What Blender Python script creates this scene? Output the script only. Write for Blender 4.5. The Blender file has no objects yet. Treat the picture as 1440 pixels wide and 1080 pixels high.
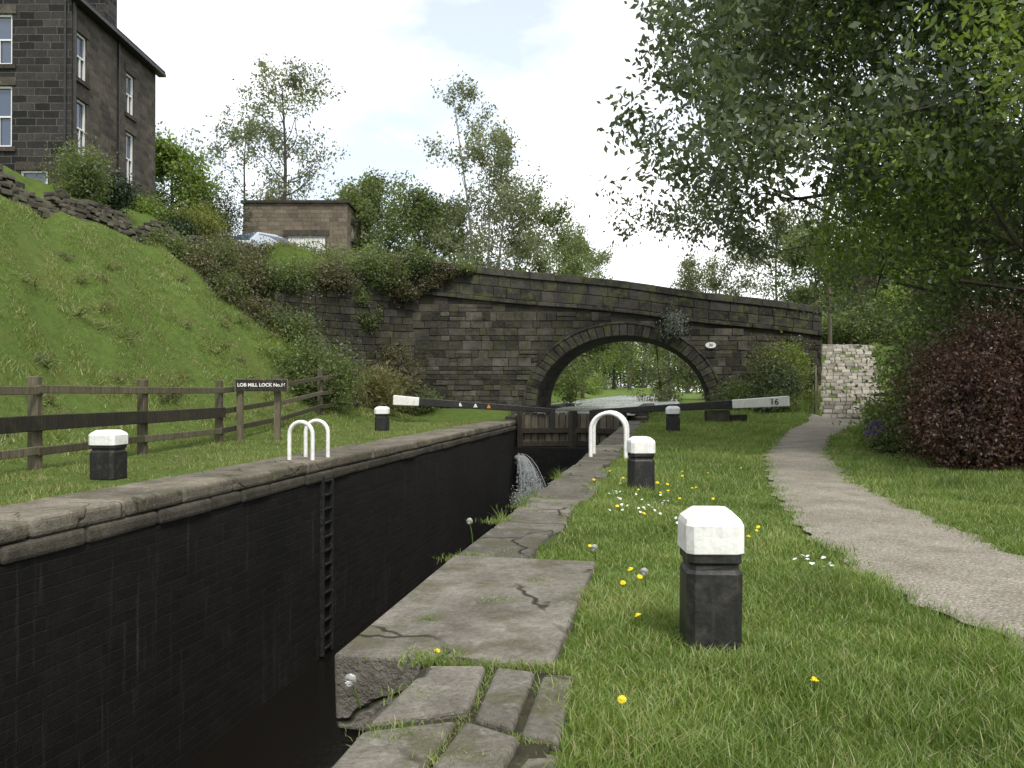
import bpy, math, numpy as np
from mathutils import Vector
from math import cos,sin,pi
R=np.random.default_rng(7)
scene=bpy.context.scene
CA,SA=0.98236,0.18701
def ST(s,t,z=0.0): return (s*CA+t*SA, -s*SA+t*CA, z)
def sm(a,b,v):
    t=np.clip((v-a)/(b-a),0,1); return t*t*(3-2*t)
# ------------------------------------------------------------------ materials
class G:
    def __init__(s,name):
        s.m=bpy.data.materials.new(name); s.m.use_nodes=True; s.nt=s.m.node_tree; s.nt.nodes.clear()
        s.out=s.nt.nodes.new('ShaderNodeOutputMaterial')
    def n(s,t,**k):
        x=s.nt.nodes.new('ShaderNode'+t)
        for a,b in k.items(): setattr(x,a,b)
        return x
    def l(s,a,b): s.nt.links.new(a,b)
    def st(s,sock,v):
        if isinstance(v,bpy.types.NodeSocket): s.l(v,sock)
        else: sock.default_value=(v if not (isinstance(v,tuple) and len(v)==3 and sock.type=='RGBA') else (*v,1))
    def obj(s): return s.n('TexCoord').outputs['Object']
    def uv(s): return s.n('TexCoord').outputs['UV']
    def mapp(s,v,sc,loc=(0,0,0)):
        x=s.n('Mapping'); s.l(v,x.inputs[0]); x.inputs['Scale'].default_value=sc; x.inputs['Location'].default_value=loc; return x.outputs[0]
    def noise(s,v,sc,det=5,ro=.6,dist=0):
        x=s.n('TexNoise'); s.l(v,x.inputs['Vector']); x.inputs['Scale'].default_value=sc; x.inputs['Detail'].default_value=min(det,6)
        x.inputs['Roughness'].default_value=ro; x.inputs['Distortion'].default_value=dist; return x.outputs['Fac']
    def ramp(s,f,stops):
        x=s.n('ValToRGB'); s.l(f,x.inputs[0]); e=x.color_ramp.elements
        while len(e)<len(stops): e.new(.5)
        for i,(p,c) in enumerate(stops):
            e[i].position=p; e[i].color=(c,c,c,1) if isinstance(c,(int,float)) else (*c,1)
        return x.outputs[0]
    def mix(s,f,a,b,mode='MIX'):
        x=s.n('MixRGB',blend_type=mode); s.st(x.inputs[0],f); s.st(x.inputs[1],a); s.st(x.inputs[2],b); return x.outputs[0]
    def math(s,op,a,b=0.0):
        x=s.n('Math',operation=op); s.st(x.inputs[0],a); s.st(x.inputs[1],b); return x.outputs[0]
    def attr(s,n='rnd'):
        x=s.n('Attribute',attribute_name=n); return x.outputs['Fac']
    def bump(s,h,st=.5,d=.02,nrm=None):
        x=s.n('Bump'); s.l(h,x.inputs['Height']); x.inputs['Strength'].default_value=st; x.inputs['Distance'].default_value=d
        return x.outputs[0]
    def pbr(s,col,ro=.85,nrm=None,spec=.3,metal=0):
        p=s.n('BsdfPrincipled'); s.st(p.inputs['Base Color'],col); s.st(p.inputs['Roughness'],ro)
        p.inputs['Specular IOR Level'].default_value=spec; p.inputs['Metallic'].default_value=metal
        if nrm: s.l(nrm,p.inputs['Normal'])
        s.l(p.outputs[0],s.out.inputs[0]); return p
def stone(name,a,b,sc=1.5,spot=(.3,.3,.26),spotamt=.35,moss=None,mossamt=.5,bs=.5,vary=.5,crack=0,soot=0):
    g=G(name); o=g.obj()
    f=g.noise(o,sc,8,.65); c=g.mix(g.ramp(f,[(.32,0),(.68,1)]),a,b)
    r=g.attr(); c=g.mix(1,c,g.ramp(r,[(0,1-vary),(1,1+vary*.5)]),'MULTIPLY')
    c=g.mix(g.math('MULTIPLY',g.ramp(g.noise(o,sc*7,4,.7),[(.56,0),(.66,1)]),spotamt),c,spot)
    c=g.mix(g.ramp(g.noise(o,sc*22,3,.6),[(.3,.35),(.6,0)]),c,(.01,.01,.009))
    if soot: c=g.mix(g.math('MULTIPLY',g.ramp(g.noise(g.mapp(o,(1,1,.6)),.32,6,.7),[(.42,0),(.6,1)]),soot),c,(.018,.017,.015))
    if moss: c=g.mix(g.math('MULTIPLY',g.ramp(g.noise(o,sc*1.3,7,.7),[(.5,0),(.62,1)]),mossamt),c,moss)
    h=g.math('ADD',g.noise(o,sc*3,8,.7),g.math('MULTIPLY',g.noise(o,sc*25,4,.6),.35))
    if crack:
        d=g.n('TexNoise'); g.l(o,d.inputs['Vector']); d.inputs['Scale'].default_value=3
        vm=g.n('VectorMath',operation='MULTIPLY_ADD'); g.l(d.outputs['Color'],vm.inputs[0]); vm.inputs[1].default_value=(.35,.35,.35); g.l(o,vm.inputs[2])
        v=g.n('TexVoronoi',feature='DISTANCE_TO_EDGE'); g.l(vm.outputs[0],v.inputs['Vector']); v.inputs['Scale'].default_value=.9
        k=g.ramp(v.outputs['Distance'],[(.004,1),(.02,0)]); k=g.math('MULTIPLY',k,g.ramp(g.noise(o,.8,2),[(.45,0),(.55,1)]))
        c=g.mix(g.math('MULTIPLY',k,crack),c,(.02,.022,.01)); h=g.math('SUBTRACT',h,g.math('MULTIPLY',k,.6))
    g.pbr(c,.9,g.bump(h,bs,.05),.2); return g.m
def masonry(name,bw,bh,a,b,mort,stain=.6,wet=.9,moss=None,ms=.02,bump=.6,streak=0):
    g=G(name); u=g.uv(); o=g.obj()
    d=g.n('TexNoise'); g.l(o,d.inputs['Vector']); d.inputs['Scale'].default_value=1.3
    v=g.n('VectorMath',operation='MULTIPLY_ADD'); g.l(d.outputs['Color'],v.inputs[0]); v.inputs[1].default_value=(.06,.06,0); g.l(u,v.inputs[2])
    k=g.n('TexBrick'); g.l(v.outputs[0],k.inputs['Vector']); k.offset=.45; k.squash=1.3; k.squash_frequency=3
    k.inputs['Scale'].default_value=1; k.inputs['Brick Width'].default_value=bw; k.inputs['Row Height'].default_value=bh
    k.inputs['Mortar Size'].default_value=ms; k.inputs['Mortar Smooth'].default_value=.4
    g.st(k.inputs['Color1'],a); g.st(k.inputs['Color2'],b); g.st(k.inputs['Mortar'],mort)
    c=g.mix(1,k.outputs['Color'],g.ramp(g.noise(o,.5,6,.7),[(.3,1-stain),(.7,1.2)]),'MULTIPLY')
    c=g.mix(.7,c,g.ramp(g.noise(o,9,6,.7),[(.3,.45),(.65,1.25)]),'MULTIPLY')
    if moss: c=g.mix(g.ramp(g.noise(o,.9,7,.75),[(.52,0),(.66,.7)]),c,moss)
    if streak:
        q=g.mapp(o,(6,6,.35)); c=g.mix(g.ramp(g.noise(q,1.2,5,.7),[(.58,0),(.75,streak)]),c,(.1,.095,.08))
    h=g.math('ADD',g.math('MULTIPLY',g.math('SUBTRACT',1.0,k.outputs['Fac']),1.0),g.math('MULTIPLY',g.noise(o,12,6,.7),.5))
    g.pbr(c,wet,g.bump(h,bump,.03),.3); return g.m
def leaf(name,stops,tr=.35,nz=True):
    g=G(name); c=g.ramp(g.attr(),stops)
    if nz: c=g.mix(.5,c,g.ramp(g.noise(g.obj(),.6,1,.6),[(.3,.6),(.7,1.35)]),'MULTIPLY')
    p=g.n('BsdfDiffuse'); g.l(c,p.inputs[0]); gl=g.n('BsdfGlossy'); gl.inputs['Roughness'].default_value=.45; gl.inputs[0].default_value=(.6,.65,.7,1)
    m0=g.n('MixShader'); m0.inputs[0].default_value=.05; g.l(p.outputs[0],m0.inputs[1]); g.l(gl.outputs[0],m0.inputs[2])
    t=g.n('BsdfTranslucent'); g.l(g.mix(1,c,(1.5,1.55,.8),'MULTIPLY'),t.inputs[0])
    m=g.n('MixShader'); m.inputs[0].default_value=tr; g.l(m0.outputs[0],m.inputs[1]); g.l(t.outputs[0],m.inputs[2]); g.l(m.outputs[0],g.out.inputs[0]); return g.m
def paint(name,c,dirt,ro=.5,amt=.5,sc=6):
    g=G(name); o=g.obj()
    x=g.mix(g.math('MULTIPLY',g.ramp(g.noise(o,sc,8,.7),[(.5,0),(.68,1)]),amt),c,dirt)
    x=g.mix(g.ramp(g.noise(g.mapp(o,(25,25,2)),1,4,.6),[(.5,0),(.8,.4)]),x,dirt)
    g.pbr(x,ro,g.bump(g.noise(o,18,5,.6),.25,.02),.4); return g.m
def wood(name,a,b,sc=(14,14,1.5),ro=.85):
    g=G(name); o=g.obj(); f=g.noise(g.mapp(o,sc),1.5,6,.65,.5)
    c=g.mix(g.ramp(f,[(.3,0),(.7,1)]),a,b); c=g.mix(1,c,g.ramp(g.attr(),[(0,.6),(1,1.25)]),'MULTIPLY')
    c=g.mix(g.ramp(g.noise(o,2.5,5,.6),[(.52,0),(.7,.5)]),c,(.06,.075,.03))
    g.pbr(c,ro,g.bump(f,.5,.02),.2); return g.m
M={}
M['bridge']=stone('bridge_stone',(.04,.037,.033),(.125,.114,.094),1.6,(.19,.175,.145),.4,(.06,.068,.026),.6,1.0,.65,0,.55)
M['bridgeback']=masonry('bridge_backing',.8,.4,(.03,.028,.024),(.08,.07,.055),(.035,.032,.025),moss=(.04,.055,.015))
M['parapet']=stone('parapet_stone',(.029,.028,.026),(.08,.075,.066),1.6,(.18,.17,.145),.35,(.09,.095,.036),.75,.9,.5)
M['soffit']=masonry('soffit_stone',.9,.4,(.05,.045,.04),(.12,.1,.08),(.03,.03,.025))
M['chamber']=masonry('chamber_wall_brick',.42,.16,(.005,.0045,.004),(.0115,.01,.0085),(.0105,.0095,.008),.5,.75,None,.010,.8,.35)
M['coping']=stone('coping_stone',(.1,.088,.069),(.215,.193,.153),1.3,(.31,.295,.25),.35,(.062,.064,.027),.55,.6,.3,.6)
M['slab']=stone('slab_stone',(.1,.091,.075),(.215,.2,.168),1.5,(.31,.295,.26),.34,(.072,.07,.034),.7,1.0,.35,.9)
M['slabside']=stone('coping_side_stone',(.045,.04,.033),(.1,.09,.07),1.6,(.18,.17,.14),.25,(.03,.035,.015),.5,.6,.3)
M['soil']=stone('joint_soil',(.04,.037,.022),(.09,.085,.045),6,(.1,.12,.045),.5)
M['setts']=stone('sett_stone',(.2,.185,.152),(.37,.345,.295),2,(.42,.4,.35),.25,(.09,.095,.04),.35,.5,.45)
M['drystone']=stone('drystone',(.055,.05,.04),(.15,.135,.107),2,(.28,.27,.23),.3,(.06,.075,.02),.4,.6,.6)
M['housefront']=masonry('house_shaded_stone',.75,.36,(.012,.0118,.0115),(.05,.047,.043),(.095,.09,.08),.35,.9,None,.022,.6)  # darker than the side stone: the front's dimmer light is in the colour
M['houseside']=masonry('house_side_stone',.6,.28,(.045,.04,.033),(.105,.091,.071),(.08,.072,.058),.5,.9,None,.018,.5)
M['lintel']=stone('lintel_stone',(.05,.045,.037),(.11,.095,.075),2)
M['garage']=masonry('garage_stone',.6,.28,(.12,.1,.073),(.22,.185,.14),(.13,.115,.09),.4)
M['white']=paint('white_paint',(.8,.8,.78),(.35,.33,.28),.5,.35,7)
M['black']=paint('black_paint',(.014,.014,.015),(.055,.05,.042),.5,.7,8)
M['winwhite']=paint('window_white',(.7,.7,.68),(.5,.5,.47),.5,.2)
M['wood']=wood('fence_wood',(.055,.048,.033),(.165,.145,.1))
M['woodd']=wood('dark_rail_wood',(.022,.02,.016),(.06,.052,.04))
M['gatewood']=wood('gate_wood',(.08,.068,.052),(.2,.175,.135),(10,10,1.2))
M['bark']=wood('bark',(.03,.026,.02),(.09,.08,.063),(9,9,2))
M['birchbark']=wood('birch_bark',(.12,.11,.1),(.4,.39,.36),(2,2,6))
M['slate']=masonry('roof_slate',.4,.25,(.03,.03,.033),(.06,.06,.065),(.015,.015,.015))
g=G('window_glass'); g.pbr((.05,.075,.12),.05,None,1.0); M['glass']=g.m
g=G('car_paint'); g.pbr((.4,.45,.5),.25,None,.6,.2); M['carpaint']=g.m
g=G('tyre_rubber'); g.pbr((.015,.015,.015),.8); M['tyre']=g.m
g=G('headlamp'); g.pbr((.7,.7,.7),.1,None,.8); M['lamp']=g.m
g=G('ground_grass'); o=g.obj()
c=g.mix(g.ramp(g.noise(o,3,8,.7),[(.3,0),(.7,1)]),(.068,.11,.024),(.125,.185,.042))
c=g.mix(g.ramp(g.noise(o,.35,6,.65),[(.5,0),(.68,.5)]),c,(.15,.155,.05))
c=g.mix(g.ramp(g.noise(o,11,5,.7),[(.55,0),(.72,.5)]),c,(.065,.06,.03))
g.pbr(c,.95,g.bump(g.math('ADD',g.noise(o,9,8,.75),g.noise(o,60,3,.6)),.9,.06),.1); M['ground']=g.m
g=G('path_gravel'); o=g.obj()
c=g.mix(g.ramp(g.noise(o,1.2,8,.7),[(.3,0),(.7,1)]),(.21,.19,.152),(.35,.325,.275))
c=g.mix(.8,c,g.ramp(g.noise(o,38,4,.8),[(.35,.45),(.62,1.3)]),'MULTIPLY')
v=g.n('TexVoronoi'); g.l(o,v.inputs['Vector']); v.inputs['Scale'].default_value=32
c=g.mix(.45,c,g.ramp(v.outputs['Distance'],[(.05,1.6),(.5,.6)]),'MULTIPLY')
c=g.mix(g.ramp(g.noise(o,2.5,7,.75),[(.54,0),(.7,.55)]),c,(.12,.115,.06))
g.pbr(c,.95,g.bump(g.math('ADD',v.outputs['Distance'],g.noise(o,12,5,.7)),.8,.02),.15); M['gravel']=g.m
g=G('canal_water'); o=g.obj()
c=g.mix(g.ramp(g.noise(g.mapp(o,(.6,.25,1)),1.1,4,.6),[(.4,0),(.65,1)]),(.16,.175,.15),(.36,.39,.37))  # pale patches paint the bright sky reflection into the base colour
g.pbr(c,.22,g.bump(g.noise(g.mapp(o,(1.2,2.2,1)),1.6,5,.6),1.0,.4),1.0); M['water']=g.m
g=G('chamber_water'); o=g.obj()
g.pbr((.007,.006,.0045),.2,g.bump(g.noise(g.mapp(o,(2,2,1)),2.5,4,.6),.35,.05),.3); M['water2']=g.m
g=G('white_water'); g.pbr((.65,.68,.69),.4,None,.4); M['foam']=g.m
g=G('dandelion_yellow'); g.pbr((.8,.62,.01),.7); M['yellow']=g.m
g=G('petal_white'); g.pbr((.75,.75,.72),.7); M['petal']=g.m
g=G('amber_label'); g.pbr((.6,.25,.02),.6); M['amber']=g.m
M['blade']=leaf('grass_blades',[(0,(.09,.13,.03)),(.45,(.145,.215,.048)),(.85,(.21,.28,.07)),(1,(.32,.3,.15))],.3,False)
M['bladehill']=leaf('hill_grass_blades',[(0,(.165,.15,.07)),(.3,(.15,.19,.055)),(.8,(.205,.265,.072)),(1,(.32,.29,.15))],.3,False)
M['leafA']=leaf('leaf_dark_backlit',[(0,(.045,.058,.033)),(.6,(.105,.132,.068)),(1,(.18,.21,.12))],.36)  # greyer leaf, with the big tree's backlit shade painted into its colour
M['leafB']=leaf('leaf_bright',[(0,(.07,.105,.025)),(.5,(.155,.22,.05)),(1,(.26,.33,.09))],.42)
M['leafC']=leaf('leaf_mid',[(0,(.06,.082,.032)),(.5,(.125,.16,.06)),(1,(.2,.235,.095))],.4)
M['leafbirch']=leaf('leaf_birch',[(0,(.09,.105,.06)),(.5,(.15,.17,.095)),(1,(.23,.25,.15))],.4)
M['leafred']=leaf('leaf_red',[(0,(.03,.018,.015)),(.6,(.1,.05,.038)),(.9,(.15,.1,.06)),(1,(.12,.15,.05))],.25)
M['leafbrown']=leaf('leaf_bramble',[(0,(.06,.048,.034)),(.5,(.11,.11,.05)),(1,(.2,.16,.105))],.25)
M['leafstraw']=leaf('leaf_straw',[(0,(.11,.1,.04)),(.5,(.18,.18,.065)),(1,(.27,.24,.13))],.25)
M['leafyel']=leaf('leaf_yellowgreen',[(0,(.08,.1,.02)),(.6,(.16,.18,.04)),(1,(.25,.24,.06))],.35)
M['leafcon']=leaf('leaf_conifer',[(0,(.008,.018,.007)),(.6,(.02,.04,.014)),(1,(.04,.07,.02))],.1)
M['leafpurple']=leaf('flower_purple',[(0,(.1,.05,.2)),(1,(.3,.18,.5))],.2)
M['leafgrey']=leaf('leaf_grey',[(0,(.12,.14,.12)),(1,(.3,.33,.28))],.2)
M['leafwhite']=leaf('blossom_white',[(0,(.4,.4,.38)),(1,(.75,.73,.7))],.2)
# ------------------------------------------------------------------ mesh helpers
def add_uv(me):
    nl=len(me.loops)
    if nl==0: return
    co=np.empty(len(me.vertices)*3,'f'); me.vertices.foreach_get('co',co); co=co.reshape(-1,3)
    vi=np.empty(nl,'i'); me.loops.foreach_get('vertex_index',vi)
    npol=len(me.polygons); no=np.empty(npol*3,'f'); me.polygons.foreach_get('normal',no); no=no.reshape(-1,3)
    lt=np.empty(npol,'i'); me.polygons.foreach_get('loop_total',lt)
    n=np.repeat(no,lt,axis=0); p=co[vi]
    h=np.hypot(n[:,0],n[:,1])+1e-9; tx=-n[:,1]/h; ty=n[:,0]/h
    flat=np.abs(n[:,2])>.8
    u=np.where(flat,p[:,0],p[:,0]*tx+p[:,1]*ty); v=np.where(flat,p[:,1],p[:,2])
    uv=me.uv_layers.new(name='UVMap'); uv.data.foreach_set('uv',np.stack([u,v],1).astype('f').ravel())
def link(name,me,parent=None):
    ob=bpy.data.objects.new(name,me); scene.collection.objects.link(ob)
    if parent: ob.parent=parent
    return ob
def empty(name):
    ob=bpy.data.objects.new(name,None); scene.collection.objects.link(ob); return ob
def mesh_np(name,V,F,mats,mi=None,rnd=None,smooth=False,parent=None,uv=True,bevel=0,seg=2):
    V=np.asarray(V,'f'); F=np.asarray(F,'i'); k=F.shape[1]
    me=bpy.data.meshes.new(name); me.vertices.add(len(V)); me.vertices.foreach_set('co',V.ravel())
    me.loops.add(F.size); me.loops.foreach_set('vertex_index',F.ravel())
    me.polygons.add(len(F)); me.polygons.foreach_set('loop_start',np.arange(0,F.size,k,dtype='i'))
    for m in mats: me.materials.append(M[m])
    if mi is not None: me.polygons.foreach_set('material_index',np.asarray(mi,'i'))
    me.polygons.foreach_set('use_smooth',np.full(len(F),smooth))
    me.update(calc_edges=True)
    if rnd is not None:
        a=me.attributes.new('rnd','FLOAT','FACE'); a.data.foreach_set('value',np.asarray(rnd,'f'))
    if uv: add_uv(me)
    ob=link(name,me,parent)
    if bevel:
        b=ob.modifiers.new('bevel','BEVEL'); b.width=bevel; b.segments=seg; b.limit_method='ANGLE'; b.angle_limit=math.radians(40)
    return ob
def mesh_py(name,V,F,mats,mi=None,parent=None,smooth=False,bevel=0):
    me=bpy.data.meshes.new(name); me.from_pydata([tuple(v) for v in V],[],F)
    for m in mats: me.materials.append(M[m])
    if mi is not None:
        for p,i in zip(me.polygons,mi): p.material_index=i
    for p in me.polygons: p.use_smooth=smooth
    me.update(); add_uv(me); ob=link(name,me,parent)
    if bevel:
        b=ob.modifiers.new('bevel','BEVEL'); b.width=bevel; b.segments=2; b.limit_method='ANGLE'
    return ob
BF=np.array([[0,3,2,1],[4,5,6,7],[0,1,5,4],[1,2,6,5],[2,3,7,6],[3,0,4,7]])
class Blocks:
    def __init__(s): s.V=[];s.F=[];s.R=[];s.Mi=[];s.n=0
    def c8(s,C,mi=0,rnd=None,jit=0):
        C=np.array(C,float)
        if jit: C=C+R.uniform(-jit,jit,C.shape)
        s.V.append(C); s.F.append(BF+s.n); s.n+=8
        r=R.random() if rnd is None else rnd
        s.R+= [r]*6; s.Mi+=[mi]*6
    def box(s,x0,x1,y0,y1,z0,z1,mi=0,st=False,jit=0,rnd=None,f=None):
        C=[(x0,y0,z0),(x1,y0,z0),(x1,y1,z0),(x0,y1,z0),(x0,y0,z1),(x1,y0,z1),(x1,y1,z1),(x0,y1,z1)]
        if jit: C=[tuple(np.array(c)+R.uniform(-jit,jit,3)) for c in C]
        if st: C=[ST(*c) for c in C]
        if f: C=[f(*c) for c in C]
        s.c8(C,mi,rnd)
    def bar(s,p,q,w,h,mi=0,w2=None,h2=None,rnd=None):
        p=np.array(p,float);q=np.array(q,float);d=q-p;d/=np.linalg.norm(d)
        up=np.array([0,0,1.]) if abs(d[2])<.95 else np.array([0,1.,0])
        sd=np.cross(d,up);sd/=np.linalg.norm(sd);u=np.cross(sd,d)
        w2=w2 or w;h2=h2 or h
        C=[p-sd*w/2-u*h/2,p+sd*w/2-u*h/2,q+sd*w2/2-u*h2/2,q-sd*w2/2-u*h2/2,p-sd*w/2+u*h/2,p+sd*w/2+u*h/2,q+sd*w2/2+u*h2/2,q-sd*w2/2+u*h2/2]
        s.c8(C,mi,rnd)
    def make(s,name,mats,bevel=.02,parent=None,seg=2):
        return mesh_np(name,np.concatenate(s.V),np.concatenate(s.F),mats,s.Mi,s.R,False,parent,True,bevel,seg)
def tube(pts,rad,sides=5):
    P=np.array(pts,float);n=len(P);T=np.gradient(P,axis=0);T/=np.linalg.norm(T,axis=1)[:,None]+1e-9
    ref=np.array([0.3,.1,1.]) if abs(T[0][2])<.8 else np.array([1.,.2,0])
    A=np.cross(T,ref);A/=np.linalg.norm(A,axis=1)[:,None]+1e-9;B=np.cross(T,A)
    a=np.arange(sides)*2*math.pi/sides
    r=np.broadcast_to(np.asarray(rad,float),(n,))
    V=P[:,None,:]+r[:,None,None]*(np.cos(a)[None,:,None]*A[:,None,:]+np.sin(a)[None,:,None]*B[:,None,:])
    i=np.arange(n-1)[:,None]*sides;j=np.arange(sides)[None,:];j2=(j+1)%sides
    F=np.stack([i+j,i+j2,i+sides+j2,i+sides+j],-1).reshape(-1,4)
    return V.reshape(-1,3),F
class Acc:
    def __init__(s): s.V=[];s.F=[];s.Mi=[];s.R=[];s.n=0
    def add(s,V,F,mi=0,rnd=None):
        s.V.append(V);s.F.append(F+s.n);s.n+=len(V);s.Mi.append(np.full(len(F),mi));s.R.append(np.full(len(F),.5) if rnd is None else rnd)
    def make(s,name,mats,smooth=True,parent=None):
        return mesh_np(name,np.concatenate(s.V),np.concatenate(s.F),mats,np.concatenate(s.Mi),np.concatenate(s.R),smooth,parent,False)
# ------------------------------------------------------------------ terrain
def bend(t): return np.maximum(t-170,0)**2*.012
WL=.3
def H(x,y):
    x=np.asarray(x,float);y=np.asarray(y,float)
    s=CA*x-SA*y;t=SA*x+CA*y;s2=s-bend(t)
    h1=np.interp(-s,[13,15.5,17.5,20,23,24.5,27.5,40,150],[0,.9,2.8,5.3,8,8.7,11,11.8,18])
    h1=h1+sm(14,18,-s)*(.18*np.sin(x*1.3+y*.9)+.14*np.sin(y*2.1-x*.7)+.1*np.sin(x*3.1+y*2.7))
    yw=46-5*np.clip((-5.5-x)/6.5,0,1)**1.4
    P=np.interp(x,[-60,-25,-18,-11,-6,1.6],[12,11.2,10.6,10.3,7.9,6.5])
    P=P-1.3*(1-sm(51.5,54.5,y))*sm(-19,-16,x)*(1-sm(-9,-6,x))
    w=np.interp(x,[-22,-14,-12],[10,4,.6])
    k=sm(yw+.3,yw+.3+w,y)
    h2=np.interp(-s2,[10.5,12,16,22,30,60],[.1,1,3,7,10,14])*(1-.85*sm(110,160,t))
    kf=sm(62,82,y);mx=sm(-8,-5,x)
    L=P*(1-kf)*(1-mx)+h2*(1-(1-kf)*(1-mx))
    left=h1*(1-k)+L*k
    left=np.where(s2<-7,left,0)
    hr=np.interp(y,[41.5,53,60,120],[0,4.3,4.8,6])*sm(2.8,8.5,s2)*(1-.8*sm(90,140,t))+sm(14,35,s2)*3
    h=np.where(s<-4.6,left,hr)
    h=np.maximum(h,.5*sm(41,44,t)*(1-sm(6,9,s)))
    h=h-.015+.012*np.sin(x*2.3+1)*np.sin(y*1.9)
    cs=-4.6+bend(t);hw=np.interp(t,[39,58,66],[3.0,3.0,5.2])
    c=(1-sm(hw,hw+.7,np.abs(s-cs)))*(t>38.9)
    return h*(1-c)-1.5*c
sl=np.concatenate([[-400,-250,-150,-100,-80,-65,-55,-48,-42,-38,-35,-32.5],np.arange(-30,16.01,.4),[18,20,23,26,30,35,42,50,60,80,110,150,250,400]])
tl=np.concatenate([[-60,-40,-30,-25],np.arange(-20,72.01,.5),np.arange(74,235,2.5),[240,250,270,330,420,600]])
SS,TT=np.meshgrid(sl,tl);XX=SS*CA+TT*SA;YY=-SS*SA+TT*CA;ZZ=H(XX,YY)
V=np.stack([XX,YY,ZZ],-1).reshape(-1,3);ns=len(sl);nt_=len(tl)
i,j=np.meshgrid(np.arange(nt_-1),np.arange(ns-1),indexing='ij')
F=np.stack([i*ns+j,i*ns+j+1,(i+1)*ns+j+1,(i+1)*ns+j],-1)
sc_=(sl[:-1]+sl[1:])/2;tc_=(tl[:-1]+tl[1:])/2
hole=((sc_[None,:]>-8.4)&(sc_[None,:]<-1.2)&(tc_[:,None]>-15)&(tc_[:,None]<39))
mesh_np('ground',V,F[~hole],['ground'],smooth=True)
mesh_py('lock_chamber_water',[ST(-8,-15,-4.2),ST(-.9,-15,-4.2),ST(-.9,39.6,-4.2),ST(-8,39.6,-4.2)],[(0,1,2,3)],['water2'])
mesh_py('canal_water',[ST(-7.6,40.3,WL),ST(-1.6,40.3,WL),ST(-1.6,60,WL),ST(1.1,66,WL),ST(1.1,170,WL),ST(60,235,WL),ST(20,245,WL),ST(-10.3,200,WL),ST(-10.3,66,WL),ST(-7.6,60,WL)],[(0,1,2,3,4,5,6,7,8,9)],['water'])
# ------------------------------------------------------------------ path
yl=[-8,3,4.86,5.62,6.55,8.82,12.55,19.4,31.3,42.4];xl=[3.6,3.1,3.04,2.98,2.9,3.15,3.98,5.98,10.6,15.6]
yr=[-8,3,7.5,10.07,13.5,19.4,26.6,34.3,42.4];xr=[4.4,4.4,4.71,5.08,5.64,7.5,10.3,14.3,19.2]
PL=lambda y:np.interp(y,yl,xl)+.05*np.sin(y*5.1)+.04*np.sin(y*12.3+1)
PR=lambda y:np.interp(y,yr,xr)+.05*np.sin(y*4.3+2)+.04*np.sin(y*11+.5)
ys=np.arange(-8,42.4,.12);nx=9
ks=np.linspace(0,1,nx);A,B=PL(ys)[:,None],PR(ys)[:,None]
X=A+(B-A)*ks[None,:];Y=np.repeat(ys[:,None],nx,1);Z=np.maximum(H(X,Y),-.004)+.012+.03*np.sin(ks*math.pi)[None,:]
i,j=np.meshgrid(np.arange(len(ys)-1),np.arange(nx-1),indexing='ij')
mesh_np('gravel_path',np.stack([X,Y,Z],-1).reshape(-1,3),np.stack([i*nx+j,i*nx+j+1,(i+1)*nx+j+1,(i+1)*nx+j],-1).reshape(-1,4),['gravel'],smooth=True)
# cobbled ramp: sloping courses of setts with soil and grass between the courses, level across its width
b=Blocks();p0=np.array([17.4,41.6]);p1=np.array([22.3,54.6]);dv=p1-p0;Lr=np.linalg.norm(dv);dn=dv/Lr;sd=np.array([1.,0.])
rz=lambda y:float(np.interp(y,[41.5,53,60],[0,4.3,4.8]))
nr=24
for r in range(nr):
    a0=r*Lr/nr;a1=a0+Lr/nr*.66;hw_=1.65-.2*r/nr;q=-hw_+R.uniform(-.25,.15);qe=hw_+R.uniform(-.2,.15)
    za=rz(p0[1]+dn[1]*a0)+.12;zb=rz(p0[1]+dn[1]*a1)+.16
    while q<qe:
        w=R.uniform(.2,.6);C=[];dz=R.uniform(-.03,.02);da=R.uniform(-.04,.04)
        if R.random()<.93:
            for lv in (0,1):
                for (aa,qq,zz) in ((a0+da,q,za),(a0+da,q+w-.035,za),(a1+da,q+w-.035,zb),(a1+da,q,zb)):
                    pt=p0+dn*aa+sd*qq; C.append((pt[0],pt[1],zz+dz if lv else zz-.3))
            b.c8(C,0,None,.015)
        q+=w
b.make('cobbled_ramp',['setts'],.03)
# ------------------------------------------------------------------ lock
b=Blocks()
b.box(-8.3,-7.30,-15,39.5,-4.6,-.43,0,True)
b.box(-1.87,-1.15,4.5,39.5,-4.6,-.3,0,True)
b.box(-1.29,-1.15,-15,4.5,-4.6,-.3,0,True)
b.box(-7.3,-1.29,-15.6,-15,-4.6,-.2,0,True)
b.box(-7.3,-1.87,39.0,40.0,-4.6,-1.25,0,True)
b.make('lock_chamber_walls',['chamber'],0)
b=Blocks();t=-14.
while t<39.4:
    L=min(R.uniform(1.3,2.3),39.5-t)
    if 39.5-t-L<.5: L=39.5-t
    w=R.uniform(-.08,.08);dz=R.uniform(-.015,.015)
    b.box(-8.55+w,-7.27,t+.01,t+L-.01,-.2,.04+dz,0,True,.012)
    t+=L
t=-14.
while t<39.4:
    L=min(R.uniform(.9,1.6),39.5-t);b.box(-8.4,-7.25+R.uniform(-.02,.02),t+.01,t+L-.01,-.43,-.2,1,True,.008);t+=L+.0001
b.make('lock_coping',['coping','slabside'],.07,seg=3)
b=Blocks()
b.box(-1.9,-.62,4.45,7.2,-.42,.045,0,True,.02)
t=7.22
while t<39.3:
    L=min(R.uniform(1.0,1.8),39.5-t)
    if 39.5-t-L<.5: L=39.5-t
    b.box(-1.9,-1.12+R.uniform(-.15,.1),t+.015,t+L-.015,-.4,.035+R.uniform(-.018,.018),0,True,.022);t+=L
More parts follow.
